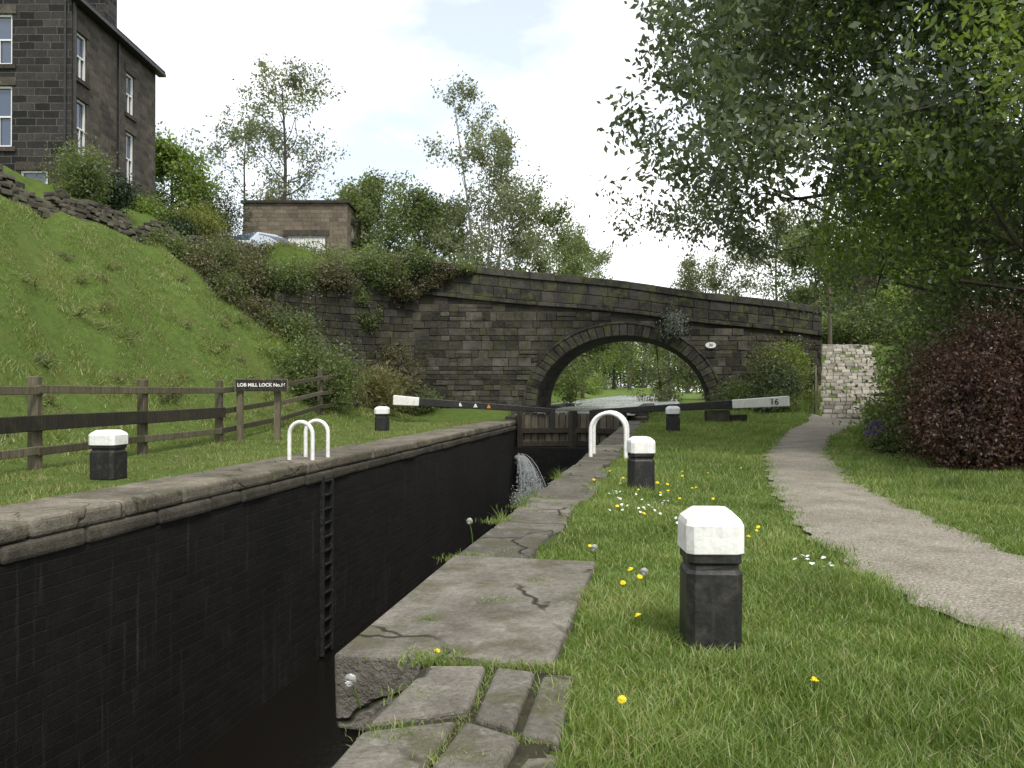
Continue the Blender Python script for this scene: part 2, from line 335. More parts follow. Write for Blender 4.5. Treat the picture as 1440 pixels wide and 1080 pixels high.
def poly(b,pts,z0,z1):
    b.c8([ST(s,t,z0) for s,t in pts]+[ST(s,t,z1+R.uniform(-.016,.016)) for s,t in pts],0)
for pts,dz in [([(-1.34,3.55),(-.92,3.75),(-.97,4.34),(-1.28,4.28)],.02),([(-.88,3.68),(-.68,3.6),(-.7,4.34),(-.92,4.38)],.015),([(-.64,3.56),(-.46,3.5),(-.49,4.36),(-.66,4.36)],.0),
  ([(-1.34,2.9),(-.97,2.97),(-.95,3.66),(-1.34,3.46)],.0),([(-.94,3.12),(-.66,3.02),(-.63,3.5),(-.9,3.6)],.02),([(-.62,2.98),(-.44,3.0),(-.45,3.44),(-.59,3.48)],-.01),
  ([(-.96,2.3),(-.7,2.35),(-.7,2.93),(-.95,3.05)],.01),([(-.67,2.35),(-.44,2.4),(-.43,2.94),(-.67,2.92)],-.005),([(-1.34,2.0),(-.99,2.0),(-.99,2.9),(-1.34,2.85)],.01),([(-.96,1.2),(-.42,1.2),(-.42,2.36),(-.95,2.25)],.01),([(-1.34,.6),(-1.0,.6),(-1.0,1.97),(-1.34,1.97)],0),([(-1.34,-3),(-.45,-3),(-.45,.57),(-1.34,.57)],0)]:
    poly(b,pts,-.3,.03+dz)
b.make('lock_coping',['slab'],.026,seg=3)
b=Blocks();b.box(-1.33,-.5,-3,4.4,-.3,.012,0,True);b.make('coping_joint_soil',['soil'],0)
b=Blocks()
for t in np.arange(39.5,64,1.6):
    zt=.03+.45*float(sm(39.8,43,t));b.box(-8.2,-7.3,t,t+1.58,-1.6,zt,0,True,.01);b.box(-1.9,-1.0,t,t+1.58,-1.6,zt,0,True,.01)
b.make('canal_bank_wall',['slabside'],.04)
b=Blocks()
for t in (16.45,16.95): b.box(-7.31,-7.22,t-.04,t+.04,-4.15,-.3,0,True)
for z in np.arange(-4.05,-.3,.3): b.box(-7.28,-7.23,16.4,17.0,z,z+.05,0,True)
b.make('lock_ladder',['black'],.01)
def hoop(s0,s1,t,h,r):
    rad=(s1-s0)/2;pts=[ST(s0,t,-.05)]
    pts.append(ST(s0,t,h-rad))
    for k in range(1,16):
        an=math.pi-math.pi*k/15;pts.append(ST((s0+s1)/2+rad*math.cos(an),t,h-rad+rad*math.sin(an)))
    pts.append(ST(s1,t,-.05))
    return tube(pts,r,10)
for (nm,s0,s1,ts,h) in [('ladder_handrail',-7.95,-7.42,(16.3,17.1),.86),('ladder_handrail',-1.72,-.93,(18.6,19.4),1.02)]:
    a=Acc()
    for t in ts: a.add(*hoop(s0,s1,t,h,.045))
    a.make(nm,['white'])
def bollard(x,y,w,h,rot=.1):
    V=[];F=[];mi=[];prof=[(.96,-.1,0),(.96,.0,0),(1,.03,0),(1,.56*h,0),(.9,.585*h,0),(.9,.62*h,0),(1.0,.64*h,0),(1.0,.70*h,0),(1.06,.705*h,1),(1.07,.9*h,1),(.98,.94*h,1),(.66,h,1)]
    ch=.2
    for (k,z,_) in prof:
        q=w/2*k;c=q*(1-ch*1.2)
        for (px,py) in [(-c,-q),(c,-q),(q,-c),(q,c),(c,q),(-c,q),(-q,c),(-q,-c)]:
            jx,jy=R.uniform(-.005,.005,2)
            V.append((x+(px+jx)*math.cos(rot)-(py+jy)*math.sin(rot),y+(px+jx)*math.sin(rot)+(py+jy)*math.cos(rot),z+float(H(x,y))))
    for k in range(len(prof)-1):
        for j in range(8):
            F.append((k*8+j,k*8+(j+1)%8,k*8+8+(j+1)%8,k*8+8+j));mi.append(1 if prof[k+1][2] else 0)
    F.append(tuple(range((len(prof)-1)*8,len(prof)*8)));mi.append(1)
    mesh_py('mooring_bollard',V,F,['black','white'],mi,bevel=.01)
bollard(1.21,5.0,.325,.84,-.03);bollard(2.0,12.7,.36,.83,.1);bollard(5.96,30.3,.45,.95,0);bollard(-7.1,14.4,.47,.86,-.15);bollard(-4.95,31.2,.5,.92,0)
# ------------------------------------------------------------------ gate
b=Blocks()
def leafg(A,C):
    A=np.array(ST(*A,0));C=np.array(ST(*C,0));d=C-A;L=np.linalg.norm(d);d/=L;nrm=np.array([d[1],-d[0],0]);
    if nrm[1]>0:nrm=-nrm
    n=8;w=L/n
    for k in range(n):
        p=A+d*(k+.05)*w;q=A+d*(k+.95)*w;zt=.42+R.uniform(-.04,.03)
        C8=[];
        for z in (-1.5,zt): C8+=[p+[0,0,z],q+[0,0,z],q-nrm*.1+[0,0,z],p-nrm*.1+[0,0,z]]
        b.c8(C8,0,None,.006)
    for z in (-.45,-1.1): 
        b.bar(A+nrm*.12+[0,0,z],C+nrm*.12+[0,0,z],.2,.25,1)
    for P_ in (A+d*.12,C-d*.12): b.bar(P_+nrm*.12+[0,0,-1.5],P_+nrm*.12+[0,0,.5],.26,.26,1)
leafg((-7.25,39.4),(-4.62,40.4));leafg((-1.92,39.4),(-4.58,40.4))
b.make('lock_gate',['gatewood','woodd'],.015)
def beam(name,root,tip,wl):
    e=empty(name);root=np.array(root);tip=np.array(tip);d=tip-root;L=np.linalg.norm(d);d/=L
    b=Blocks();m=tip-d*wl
    b.bar(root,m,.3,.24,0,.4,.4,.5);b.make('beam_black',['black'],.03,e)
    b=Blocks();b.bar(m,tip,.405,.405,0,.42,.48,.5);b.make('beam_white_end',['white'],.03,e)
    b=Blocks();b.bar(root+[0,0,-.9],root+[0,0,.1],.3,.3,0);b.make('heel_post',['black'],.03,e)
    return e,d,m
rootL=np.array(ST(-5.6,39.95,.52));tipL=np.array([-5.75,39.6,1.05])
eL,dL,mL=beam('balance_beam',rootL,tipL,1.25)
rootR=np.array(ST(-3.6,39.95,.46));tipR=np.array([13.0,38.4,1.02])
eR,dR,mR=beam('balance_beam',rootR,tipR,2.6)
def text(name,s,loc,size,mat,parent=None,rz=0,ext=.004):
    c=bpy.data.curves.new(name,'FONT');c.body=s;c.size=size;c.extrude=ext;c.align_x='CENTER';c.align_y='CENTER';c.offset=.004
    c.materials.append(M[mat]);o=bpy.data.objects.new(name,c);scene.collection.objects.link(o)
    o.location=loc;o.rotation_euler=(math.pi/2,0,rz)
    if parent:o.parent=parent
    return o
ang=math.atan2(dR[1],dR[0])
p=tipR-dR*.75+np.array([0.02,-.23,0]);text('beam_number','16',p,.4,'black',eR,ang)
b=Blocks()
for k,mi in ((2.0,1),(2.75,1),(3.4,0)):
    q=mL-dL*k+np.array([0,-.19,0.0]);C=[q+[-.1,0,-.08],q+[.1,0,-.08],q+[.1,.03,-.08],q+[-.1,.03,-.08],q+[-.02,0,.09],q+[.02,0,.09],q+[.02,.03,.09],q+[-.02,.03,.09]]
    b.c8(C,mi)
b.make('warning_labels',['amber','white'],0,eL)
b=Blocks();b.box(9.3,10.4,38.9,39.6,-.1,.55,0,jit=.03);b.box(10.45,11.2,38.9,39.5,-.1,.35,0,jit=.03);b.make('stone_plinth',['drystone'],.04)
a=Acc()
for k in range(46):
    s0=-7.15+R.uniform(0,.3);v=R.uniform(.4,1.8);zb=R.uniform(-1.9,-1.5);vs=R.uniform(.3,2.2);pts=[];Tm=R.uniform(.4,.68)
    for q in np.linspace(0,1,12):
        tt=q*Tm;pts.append(ST(s0+vs*tt+R.uniform(-.015,.015),38.95-v*tt,zb-4.9*tt*tt))
    a.add(*tube(pts,np.linspace(.005,.018,12)*R.uniform(.4,1.2),4))
n=12000;u=R.random(n)**.6;tt=u*.7;v=R.uniform(.3,2.0,n);vs=R.uniform(.2,2.3,n)
s0=-7.1+vs*tt+R.normal(0,.06,n);z=-1.65-4.9*tt*tt+R.normal(0,.1,n)*(u+.2);ttc=38.9-v*tt
m=n//2;s0[:m]=-6.2+R.normal(0,.5,m);ttc[:m]=38.0+R.normal(0,.4,m);z[:m]=-3.6+R.normal(0,.3,m)
z=np.maximum(z,-4.18);ok=(ttc<38.95)&(s0>-7.25);s0=s0[ok];ttc=ttc[ok];z=z[ok];n=len(z)
C=np.stack([s0*CA+ttc*SA,-s0*SA+ttc*CA,z],-1);r1=R.normal(0,.013,(n,3));r2=R.normal(0,.015,(n,3))
V=np.stack([C-r1,C+r2,C+r1,C-r2],1).reshape(-1,3);a.add(V,np.arange(n*4).reshape(-1,4))
a.make('gate_leak_waterfall',['foam'])
# ------------------------------------------------------------------ bridge
YB=46.0;DX,DY=1.12,5.9
topx=[-16,-9.6,-6,-3.2,1.6,7.4,11.2,17.4];topz=[9.4,9.1,8.87,8.59,7.95,7.45,6.9,6.07]
def ztop(x): return float(np.interp(x,topx,topz)+.06*math.sin(x*.5))
def zstr(x): return ztop(x)-float(np.interp(x,[-6,17],[1.75,1.45]))
cx,ax_,bz,zs=6.25,4.9,4.0,.62
def zarch(x):
    q=1-((x-cx)/ax_)**2
    return zs+bz*math.sqrt(max(q,0))
br=empty('stone_arch_bridge')
xs=sorted(set(list(np.linspace(-9,cx-ax_-.001,12))+list(cx-(ax_-.0005)*np.cos(np.linspace(0,pi,41)))+list(np.linspace(cx+ax_+.001,17.4,10))))
V=[];F=[]
for x in xs:
    zb=zarch(x) if abs(x-cx)<ax_ else -1.6
    V+= [(x,YB,zb),(x,YB,ztop(x)),(x+DX,YB+DY,zb),(x+DX,YB+DY,ztop(x))]
for k in range(len(xs)-1):
    a0,a1=4*k,4*k+4
    F.append((a0,a1,a1+1,a0+1));F.append((a0+2,a0+3,a1+3,a1+2))
n0=4*(len(xs)-1);F.append((0,1,3,2));F.append((n0,n0+2,n0+3,n0+1))
mesh_py('spandrel_core',V,F,['bridgeback'],parent=br)
V=[];F=[];prof=[(cx-ax_,-1.6)]+[(cx-ax_*cos(a),zs+bz*sin(a)) for a in np.linspace(0,pi,41)]+[(cx+ax_,-1.6)]
for (x,z) in prof: V+=[(x,YB-.02,z),(x+DX,YB+DY,z)]
for k in range(len(prof)-1): F.append((2*k,2*k+1,2*k+3,2*k+2))
mesh_py('arch_barrel',V,F,['soffit'],parent=br)
V=[];F=[]
for x in np.linspace(-9,17.4,20): V+=[(x,YB+.5,zstr(x)+.3),(x+DX,YB+DY-.5,zstr(x)+.3)]
for k in range(19):F.append((2*k,2*k+2,2*k+3,2*k+1))
mesh_py('road_deck',V,F,['gravel'],parent=br)
b=Blocks();z=-1.2
def inarch(x,z,m=.3):
    return ((x-cx)/(ax_+m))**2+((max(z,zs)-zs)/(bz+m))**2<1 if z>=zs else abs(x-cx)<ax_+.02
while z<8.5:
    hh=R.uniform(.27,.52);x=-9+R.uniform(0,.4)
    while x<17.2:
        w=R.uniform(.35,1.15);x1=min(x+w,17.38)
        if z+hh<min(zstr(x),zstr(x1))-.1:
            c=[inarch(xx,zz) for xx in (x,x1,(x+x1)/2) for zz in (z+.03,z+hh)]
            if not any(c):
                g_=.012
                parts=[(z,z+hh)] if (hh<.42 or R.random()<.6) else [(z,z+hh*.5),(z+hh*.5,z+hh)]
                for (za,zb) in parts:
                    pr=R.uniform(.01,.08);b.box(x+g_,x1-g_,YB-pr,YB+.1,za+g_,zb-g_,0,jit=.012)
        x=x1
    z+=hh
b.make('face_stones',['bridge'],.025,br)
b=Blocks();nv=37
fa=lambda a,e:(cx-(ax_+e)*cos(a),zs+(bz+e)*sin(a))
for k in range(nv):
    a0=pi*k/nv+.004;a1=pi*(k+1)/nv-.004;T=.62
    y0=YB-.11+R.uniform(-.015,.015);i0=fa(a0,-.02);i1=fa(a1,-.02);o0=fa(a0,T);o1=fa(a1,T)
    b.c8([(i0[0],y0,i0[1]),(i1[0],y0,i1[1]),(i1[0],YB+.3,i1[1]),(i0[0],YB+.3,i0[1]),(o0[0],y0,o0[1]),(o1[0],y0,o1[1]),(o1[0],YB+.3,o1[1]),(o0[0],YB+.3,o0[1])],0)
    a0=pi*k/nv;a1=pi*(k+1)/nv;y0=YB-.15
    i0=fa(a0,.63);i1=fa(a1,.63);o0=fa(a0,.75);o1=fa(a1,.75)
    b.c8([(i0[0],y0,i0[1]),(i1[0],y0,i1[1]),(i1[0],YB+.2,i1[1]),(i0[0],YB+.2,i0[1]),(o0[0],y0,o0[1]),(o1[0],y0,o1[1]),(o1[0],YB+.2,o1[1]),(o0[0],YB+.2,o0[1])],0)
b.make('voussoirs',['parapet'],.02,br)
b=Blocks()
def slrow(zf0,zf1,pr,wmin,wmax,mi=0,back=.5):
    x=-9.
    while x<17.2:
        w=R.uniform(wmin,wmax);x1=min(x+w,17.45);pp=pr+R.uniform(-.015,.015);C=[];dz=R.uniform(-.01,.015)
        for zf in (zf0,zf1):
            for (xx,yy) in ((x+.01,YB-pp),(x1-.01,YB-pp),(x1-.01,YB+back),(x+.01,YB+back)): C.append((xx,yy,zf(xx)+(.012 if zf is zf0 else -.012+dz)))
        b.c8(C,mi);x=x1
slrow(lambda x:zstr(x)-.1,lambda x:zstr(x)+.14,.17,.9,1.5)
hp=lambda x:(ztop(x)-zstr(x)-.14-.3)
slrow(lambda x:zstr(x)+.15,lambda x:zstr(x)+.14+hp(x)*.5,.05,.6,1.2)
slrow(lambda x:zstr(x)+.15+hp(x)*.5,lambda x:zstr(x)+.13+hp(x),.05,.6,1.2)
slrow(lambda x:ztop(x)-.3,lambda x:ztop(x)+.12,.13,1.0,1.7)
b.make('parapet_stones',['parapet'],.025,br)
b=Blocks()
for x in np.arange(-9,17,1.5): b.c8([(x+DX,YB+DY-.3,ztop(x)-.2),(x+1.48+DX,YB+DY-.3,ztop(x+1.48)-.2),(x+1.48+DX,YB+DY+.1,ztop(x+1.48)-.2),(x+DX,YB+DY+.1,ztop(x)-.2),(x+DX,YB+DY-.3,ztop(x)+.1),(x+1.48+DX,YB+DY-.3,ztop(x+1.48)+.1),(x+1.48+DX,YB+DY+.1,ztop(x+1.48)+.1),(x+DX,YB+DY+.1,ztop(x)+.1)],0)
b.make('rear_parapet',['parapet'],.02,br)
V=[(11.15+.3*cos(a),YB-.16,4.05+.17*sin(a)) for a in np.linspace(0,2*pi,20,endpoint=False)]+[(11.15+.3*cos(a),YB-.05,4.05+.17*sin(a)) for a in np.linspace(0,2*pi,20,endpoint=False)]
F=[tuple(range(20))]+[(k,k+20,(k+1)%20+20,(k+1)%20) for k in range(20)]
mesh_py('number_plate',V,F,['white'],parent=br);text('plate_number','30',(11.15,YB-.165,4.05),.22,'black',br)
b=Blocks();px=lambda u:(-5.4-7.1*u);py=lambda u:46-5*np.clip((7.1*u-.1)/6.5,0,1)**1.4
z=-.6
while z<8.6:
    hh=R.uniform(.34,.44);u=R.uniform(0,.03)
    while u<.99:
        du=R.uniform(.05,.11);u1=min(u+du,1)
        zt=np.interp((u+u1)/2,[0,.35,.7,1],[8.75,8.3,7.3,6.0])
        if z+hh<zt:
            pr=R.uniform(.0,.06);C=[]
            for zz in (z+.01,z+hh-.01):
                C+=[(px(u1),py(u1)-pr,zz),(px(u)-.02,py(u)-pr,zz),(px(u)-.02,py(u)+.6,zz),(px(u1),py(u1)+.6,zz)]
            b.c8(C,0,None,.01)
        u=u1
    z+=hh
b.make('retaining_wall',['bridge'],.018)
# ------------------------------------------------------------------ fence
fp=[(-9.9,8.5),(-9.6,12),(-9.27,15.9),(-8.95,19.8),(-8.6,24),(-8.3,29),(-8.1,34.5),(-7.5,39.5)]
b=Blocks()
for k,(x,y) in enumerate(fp):
    h=float(H(x,y));b.box(x-.1,x+.1,y-.09,y+.09,h-.2,h+1.85+R.uniform(-.05,.07),0,jit=.016)
for k in range(len(fp)-1):
    (x0,y0),(x1,y1)=fp[k],fp[k+1];h0=float(H(x0,y0));h1=float(H(x1,y1));o=.11
    for (z,hh,th,mi) in ((1.55,.16,.06,0),(.92,.3 if k<4 else .16,.16 if k<4 else .06,1 if k<4 else 0),(.36,.16,.06,0)):
        b.bar((x0+o,y0-.1,h0+z+R.uniform(-.03,.03)),(x1+o,y1+.05,h1+z+R.uniform(-.03,.03)),th,hh,mi)
b.make('wooden_fence',['wood','woodd'],.012)
e=empty('lock_name_sign');b=Blocks()
b.box(-8.28,-8.1,24.55,24.7,-.2,1.78,0,jit=.01);b.box(-7.3,-7.12,25.05,25.2,-.2,1.82,0,jit=.01);b.make('posts',['wood'],.012,e)
b=Blocks();sg=math.atan2(.5,1.45)
f=lambda x,y,z:(-8.3+x*cos(sg)-y*sin(sg),24.45+x*sin(sg)+y*cos(sg),z)
b.box(0,1.55,-.03,.03,1.5,1.88,0,f=f);b.make('board',['coping'],.01,e)
b=Blocks();b.box(.04,1.51,-.045,-.031,1.53,1.85,0,f=f);b.make('panel',['lintel'],.003,e)
text('lettering','LOB MILL LOCK No.16',f(.775,-.05,1.69),.14,'white',e,sg)
b=Blocks();pr_=None
for k in range(6):
    q=p0+dn*(.6+k*2.2)-sd*1.95;zz=rz(q[1])
    b.box(q[0]-.07,q[0]+.07,q[1]-.07,q[1]+.07,zz-.3,zz+1.25,0,jit=.01)
    if pr_ is not None:
        for o in (1.2,.65): b.bar((pr_[0],pr_[1],pr_[2]+o),(q[0],q[1],zz+o),.07,.12,0)
    pr_=(q[0],q[1],zz)
b.make('ramp_handrail',['wood'],.01)
b=Blocks()
for row in range(5):
    t=14.
    while t<50:
        L=R.uniform(.25,.7);s=-24.2+.5*math.sin(t*.15)
        x,y,_=ST(s,t);h=float(H(x,y));hh=.2
        z0=h-.1+row*.19
        if row<4 or R.random()<.6:
            C=[ST(s-.25,t,z0),ST(s+.25-row*.02,t,z0),ST(s+.25-row*.02,t+L-.02,z0),ST(s-.25,t+L-.02,z0),ST(s-.25,t,z0+hh),ST(s+.23-row*.02,t,z0+hh),ST(s+.23-row*.02,t+L-.02,z0+hh),ST(s-.25,t+L-.02,z0+hh)]
            b.c8(C,0,None,.035)
        t+=L
b.make('drystone_wall',['drystone'],.03)
# ------------------------------------------------------------------ house
def facade(parent,name,org,ud,W,Z0,Z1,ops,mat,inward):
    ud=np.array(ud,float);iw=np.array(inward,float);org=np.array(org,float)
    us=sorted({0,W}|{o[0] for o in ops}|{o[1] for o in ops});zs_=sorted({Z0,Z1}|{o[2] for o in ops}|{o[3] for o in ops})
    V=[];F=[];mi=[]
    def P(u,z,d=0): return tuple(org+ud*u+iw*d+np.array([0,0,z]))
    def q(a,b_,c,d,m=0): n=len(V);V.extend([a,b_,c,d]);F.append((n,n+1,n+2,n+3));mi.append(m)
    for i in range(len(us)-1):
        for j in range(len(zs_)-1):
            um,zm=(us[i]+us[i+1])/2,(zs_[j]+zs_[j+1])/2
            if any(o[0]<um<o[1] and o[2]<zm<o[3] for o in ops): continue
            q(P(us[i],zs_[j]),P(us[i+1],zs_[j]),P(us[i+1],zs_[j+1]),P(us[i],zs_[j+1]))
    for (a,b_,c,d) in ops:
        D=.22;q(P(a,c),P(a,d),P(a,d,D),P(a,c,D));q(P(b_,c),P(b_,c,D),P(b_,d,D),P(b_,d));q(P(a,d),P(b_,d),P(b_,d,D),P(a,d,D));q(P(a,c),P(a,c,D),P(b_,c,D),P(b_,c));q(P(a,c,.18),P(b_,c,.18),P(b_,d,.18),P(a,d,.18),1)
    mesh_py(name+'_wall',V,F,[mat,'glass'],mi,parent)
    b=Blocks();l=Blocks()
    def bb(B,u0,u1,z0,z1,d0,d1):
        B.c8([P(u0,z0,d0),P(u1,z0,d0),P(u1,z0,d1),P(u0,z0,d1),P(u0,z1,d0),P(u1,z1,d0),P(u1,z1,d1),P(u0,z1,d1)],0)
    for (a,b_,c,d) in ops:
        t=.1
        bb(b,a,a+t,c,d,.08,.17);bb(b,b_-t,b_,c,d,.08,.17);bb(b,a+t,b_-t,d-t,d,.08,.17);bb(b,a+t,b_-t,c,c+t,.08,.17);bb(b,a+t,b_-t,(c+d)/2-.04,(c+d)/2+.04,.085,.165)
        bb(b,(a+b_)/2-.03,(a+b_)/2+.03,c+t,(c+d)/2-.04,.09,.16)
        bb(l,a-.2,b_+.2,d+.003,d+.4,-.05,.15);bb(l,a-.2,b_+.2,c-.22,c-.003,-.1,.15)
    b.make(name+'_window_frames',['winwhite'],.008,parent);l.make(name+'_lintels',['lintel'],.01,parent)
hs=empty('stone_house');xE,yN,yF=-20.8,38.5,47.6
facade(hs,'front',(-33,yN,0),(1,0,0),12.2,9.5,20.1,[(8.1,9.4,16.9,19.3),(8.1,9.4,13,15.9),(9.8,11.1,10.7,11.9),(4.2,5.5,16.9,19.3),(4.2,5.5,13,15.9),(1,2.3,13,15.9)],'housefront',(0,1,0))
facade(hs,'side',(xE,yN,0),(0,1,0),9.1,9.5,20.1,[(.5,1.4,16.5,18.7),(.5,1.4,12.8,15.5),(5.5,6.4,16.5,18.7),(5.5,6.4,12.7,15.5)],'houseside',(-1,0,0))
V=[(-33,yN,9.5),(-33,yF,9.5),(xE,yF,9.5),(-33,yN,20.1),(-33,yF,20.1),(xE,yF,20.1),(-26.9,yN,24),(-26.9,yF,24),(xE,yN,20.1)]
mesh_py('rear_walls',V,[(0,3,4,1),(1,4,5,2),(3,8,6),(4,7,5)],['housefront'],parent=hs)
b=Blocks()
for sgn,xe in ((1,xE+.45),(-1,-33.45)):
    zl=20.05;C=[(xe,yN-.3,zl),(xe,yF+.3,zl),(-26.9,yF+.3,24.15),(-26.9,yN-.3,24.15)]
    b.c8(C+[(c[0],c[1],c[2]+.16) for c in C],0)
b.make('roof',['slate'],.01,hs)
b=Blocks();b.box(-22.8,-21.5,43.0,44.4,20.3,24.4,0);b.box(-22.95,-21.35,42.9,44.5,24.4,24.7,0);b.box(-28,-26,yF-1.4,yF-.4,22.5,26,0);b.make('chimney',['housefront'],.02,hs)
b=Blocks();b.box(xE+.05,xE+.5,yN-.3,yF+.3,19.88,20.06,0);b.bar((xE+.08,yN+.12,9.6),(xE+.08,yN+.12,19.9),.12,.12,0);b.bar((xE-.25,yN-.08,9.6),(xE-.25,yN-.08,19.9),.1,.1,0);b.bar((xE+.08,yF-4.6,9.6),(xE+.08,yF-4.6,19.9),.1,.1,0);b.make('gutters_downpipes',['black'],.02,hs)
gr=empty('stone_garage')
facade(gr,'front',(-18.1,55,0),(1,0,0),7.0,9.0,14.1,[(2.9,5.6,9.3,11.9)],'garage',(0,1,0))
facade(gr,'side',(-11.1,55,0),(0,1,0),5,9.0,14.1,[(1.5,2.5,12,13)],'garage',(-1,0,0))
mesh_py('rear',[(-18.1,55,9),(-18.1,60,9),(-11.1,60,9),(-18.1,55,14.1),(-18.1,60,14.1),(-11.1,60,14.1),(-11.1,55,14.1)],[(0,3,4,1),(1,4,5,2),(3,6,5,4)],['garage'],parent=gr)
b=Blocks()
for k in range(9): b.box(-15.18+k*.3,-14.9+k*.3,55.08,55.12,9.4,11.85,0)
b.make('garage_door',['winwhite'],.01,gr)
b=Blocks();b.box(-18.25,-10.95,54.85,60.1,14.1,14.3,0);b.make('flat_roof',['lintel'],.02,gr)
car=empty('parked_car')
prof=[(-2.6,.35),(-2.65,.8),(-2.4,1.15),(-1.35,1.3),(-.55,1.95),(.9,2.0),(2.1,1.75),(2.6,1.2),(2.65,.4)]
V=[];n=len(prof)
for sy in (-1,1):
    for (px_,pz) in prof: V.append((px_,sy*(1.12 if pz<1.35 else .92),pz))
F=[tuple(range(n))[::-1],tuple(range(n,2*n))]+[(k,(k+1)%n,(k+1)%n+n,k+n) for k in range(n)]
o1=mesh_py('body',V,F,['carpaint'],parent=car,bevel=.06)
b=Blocks()
b.c8([(-1.34,-.95,1.36),(-1.34,.95,1.36),(-1.25,.95,1.36),(-1.25,-.95,1.36),(-.62,-.82,1.93),(-.62,.82,1.93),(-.55,.82,1.9),(-.55,-.82,1.9)],0)
for sy in (-1,1):
    y0,y1=sy*1.06,sy*.96
    b.c8([(-1.0,y0,1.38),(2.1,y0,1.38),(2.1,y0-.1*sy,1.38),(-1.0,y0-.1*sy,1.38),(-.5,y1,1.85),(1.7,y1,1.85),(1.7,y1-.08*sy,1.85),(-.5,y1-.08*sy,1.85)],0)
b.make('windows',['glass'],.01,car)
a=Acc()
for (wx,wy) in ((-1.6,1.0),(1.6,1.0),(-1.6,-1.0),(1.6,-1.0)):
    a.add(*tube([(wx,wy-.13,.4),(wx,wy-.12,.4),(wx,wy+.12,.4),(wx,wy+.13,.4)],[.05,.4,.4,.05],16))
a.make('wheels',['tyre'],False,car)
b=Blocks()
for sy in(-.8,.8): b.box(-2.68,-2.55,sy-.22,sy+.22,.85,1.05,0)
b.box(-2.7,-2.6,-.35,.35,.5,.62,0)
b.make('headlamps',['lamp'],.03,car)
car.location=(-15.9,50.6,float(H(-15.9,50.6)));car.rotation_euler=(0,0,math.radians(58))
ct=empty('stone_cottage')
facade(ct,'front',(28,66,0),(1,0,0),9,4,11.5,[(1.5,2.7,6.5,8.3),(5.5,6.7,6.5,8.3),(1.5,2.7,9.3,10.8),(5.5,6.7,9.3,10.8)],'garage',(0,1,0))
mesh_py('other_walls',[(28,66,4),(28,73,4),(37,73,4),(37,66,4),(28,66,11.5),(28,73,11.5),(37,73,11.5),(37,66,11.5),(28,69.5,14),(37,69.5,14)],[(0,4,5,1),(1,5,6,2),(3,2,6,7),(4,8,5),(7,6,9)],['garage'],parent=ct)
mesh_py('roof',[(27.7,65.6,11.4),(37.3,65.6,11.4),(37.3,69.5,14.1),(27.7,69.5,14.1),(27.7,73.4,11.4),(37.3,73.4,11.4)],[(0,1,2,3),(3,2,5,4)],['slate'],parent=ct)
a=Acc();a.add(*tube([(21.0,54,4),(21.0,54,7),(20.95,54,9.4)],[.15,.13,.11],8));a.make('utility_pole',['wood'])
# ------------------------------------------------------------------ vegetation
def leafquads(anch,n,size,sig,rng,droop=.4,asp=.5):
    anch=np.asarray(anch);idx=rng.integers(0,len(anch),n);c=anch[idx]+rng.normal(0,1,(n,3))*sig
    a=rng.normal(0,1,(n,3));a[:,2]-=droop;a/=np.linalg.norm(a,axis=1)[:,None]
    q=rng.normal(0,1,(n,3));b_=np.cross(a,q);b_/=np.linalg.norm(b_,axis=1)[:,None]+1e-9
    L=size*rng.uniform(.6,1.35,n)[:,None]
    V=np.stack([c,c+a*L*.5+b_*L*asp*.5,c+a*L,c+a*L*.5-b_*L*asp*.5],1).reshape(-1,3)
    cl=(np.sin(idx*12.9898)*43758.5453)%1
    cz=rng.random(n)
    return V,np.arange(n*4).reshape(-1,4),np.clip(cl*.45+cz*.55,0,1)
def branch(rng,p,d,L,r,lvl,mx,tubes,anch,kids,ang,up,wob=.2):
    n=5;pts=[p];rad=[r];q=p.copy();dd=d.copy()
    for i in range(n):
        dd=dd+rng.normal(0,wob,3)+np.array([0,0,up]);dd/=np.linalg.norm(dd);q=q+dd*L/n;pts.append(q);rad.append(r*(1-.78*(i+1)/n))
    tubes.append((pts,rad,lvl))
    if lvl>=mx: anch.extend(pts[1:]);return
    if lvl>=mx-1: anch.extend(pts[3:])
    for k in range(kids[lvl]):
        f=rng.uniform(.25,1);i=min(int(f*n),n-1);fr=f*n-i;pp=pts[i]*(1-fr)+pts[i+1]*fr
        td=pts[i+1]-pts[i];td/=np.linalg.norm(td);rv=rng.normal(0,1,3);rv-=td*rv.dot(td);rv/=np.linalg.norm(rv)
        a=ang*rng.uniform(.6,1.3);nd=td*math.cos(a)+rv*math.sin(a)
        branch(rng,pp,nd,L*rng.uniform(.4,.62),max(r*(1-.7*f)*.55,.008),lvl+1,mx,tubes,anch,kids,ang,up,wob)
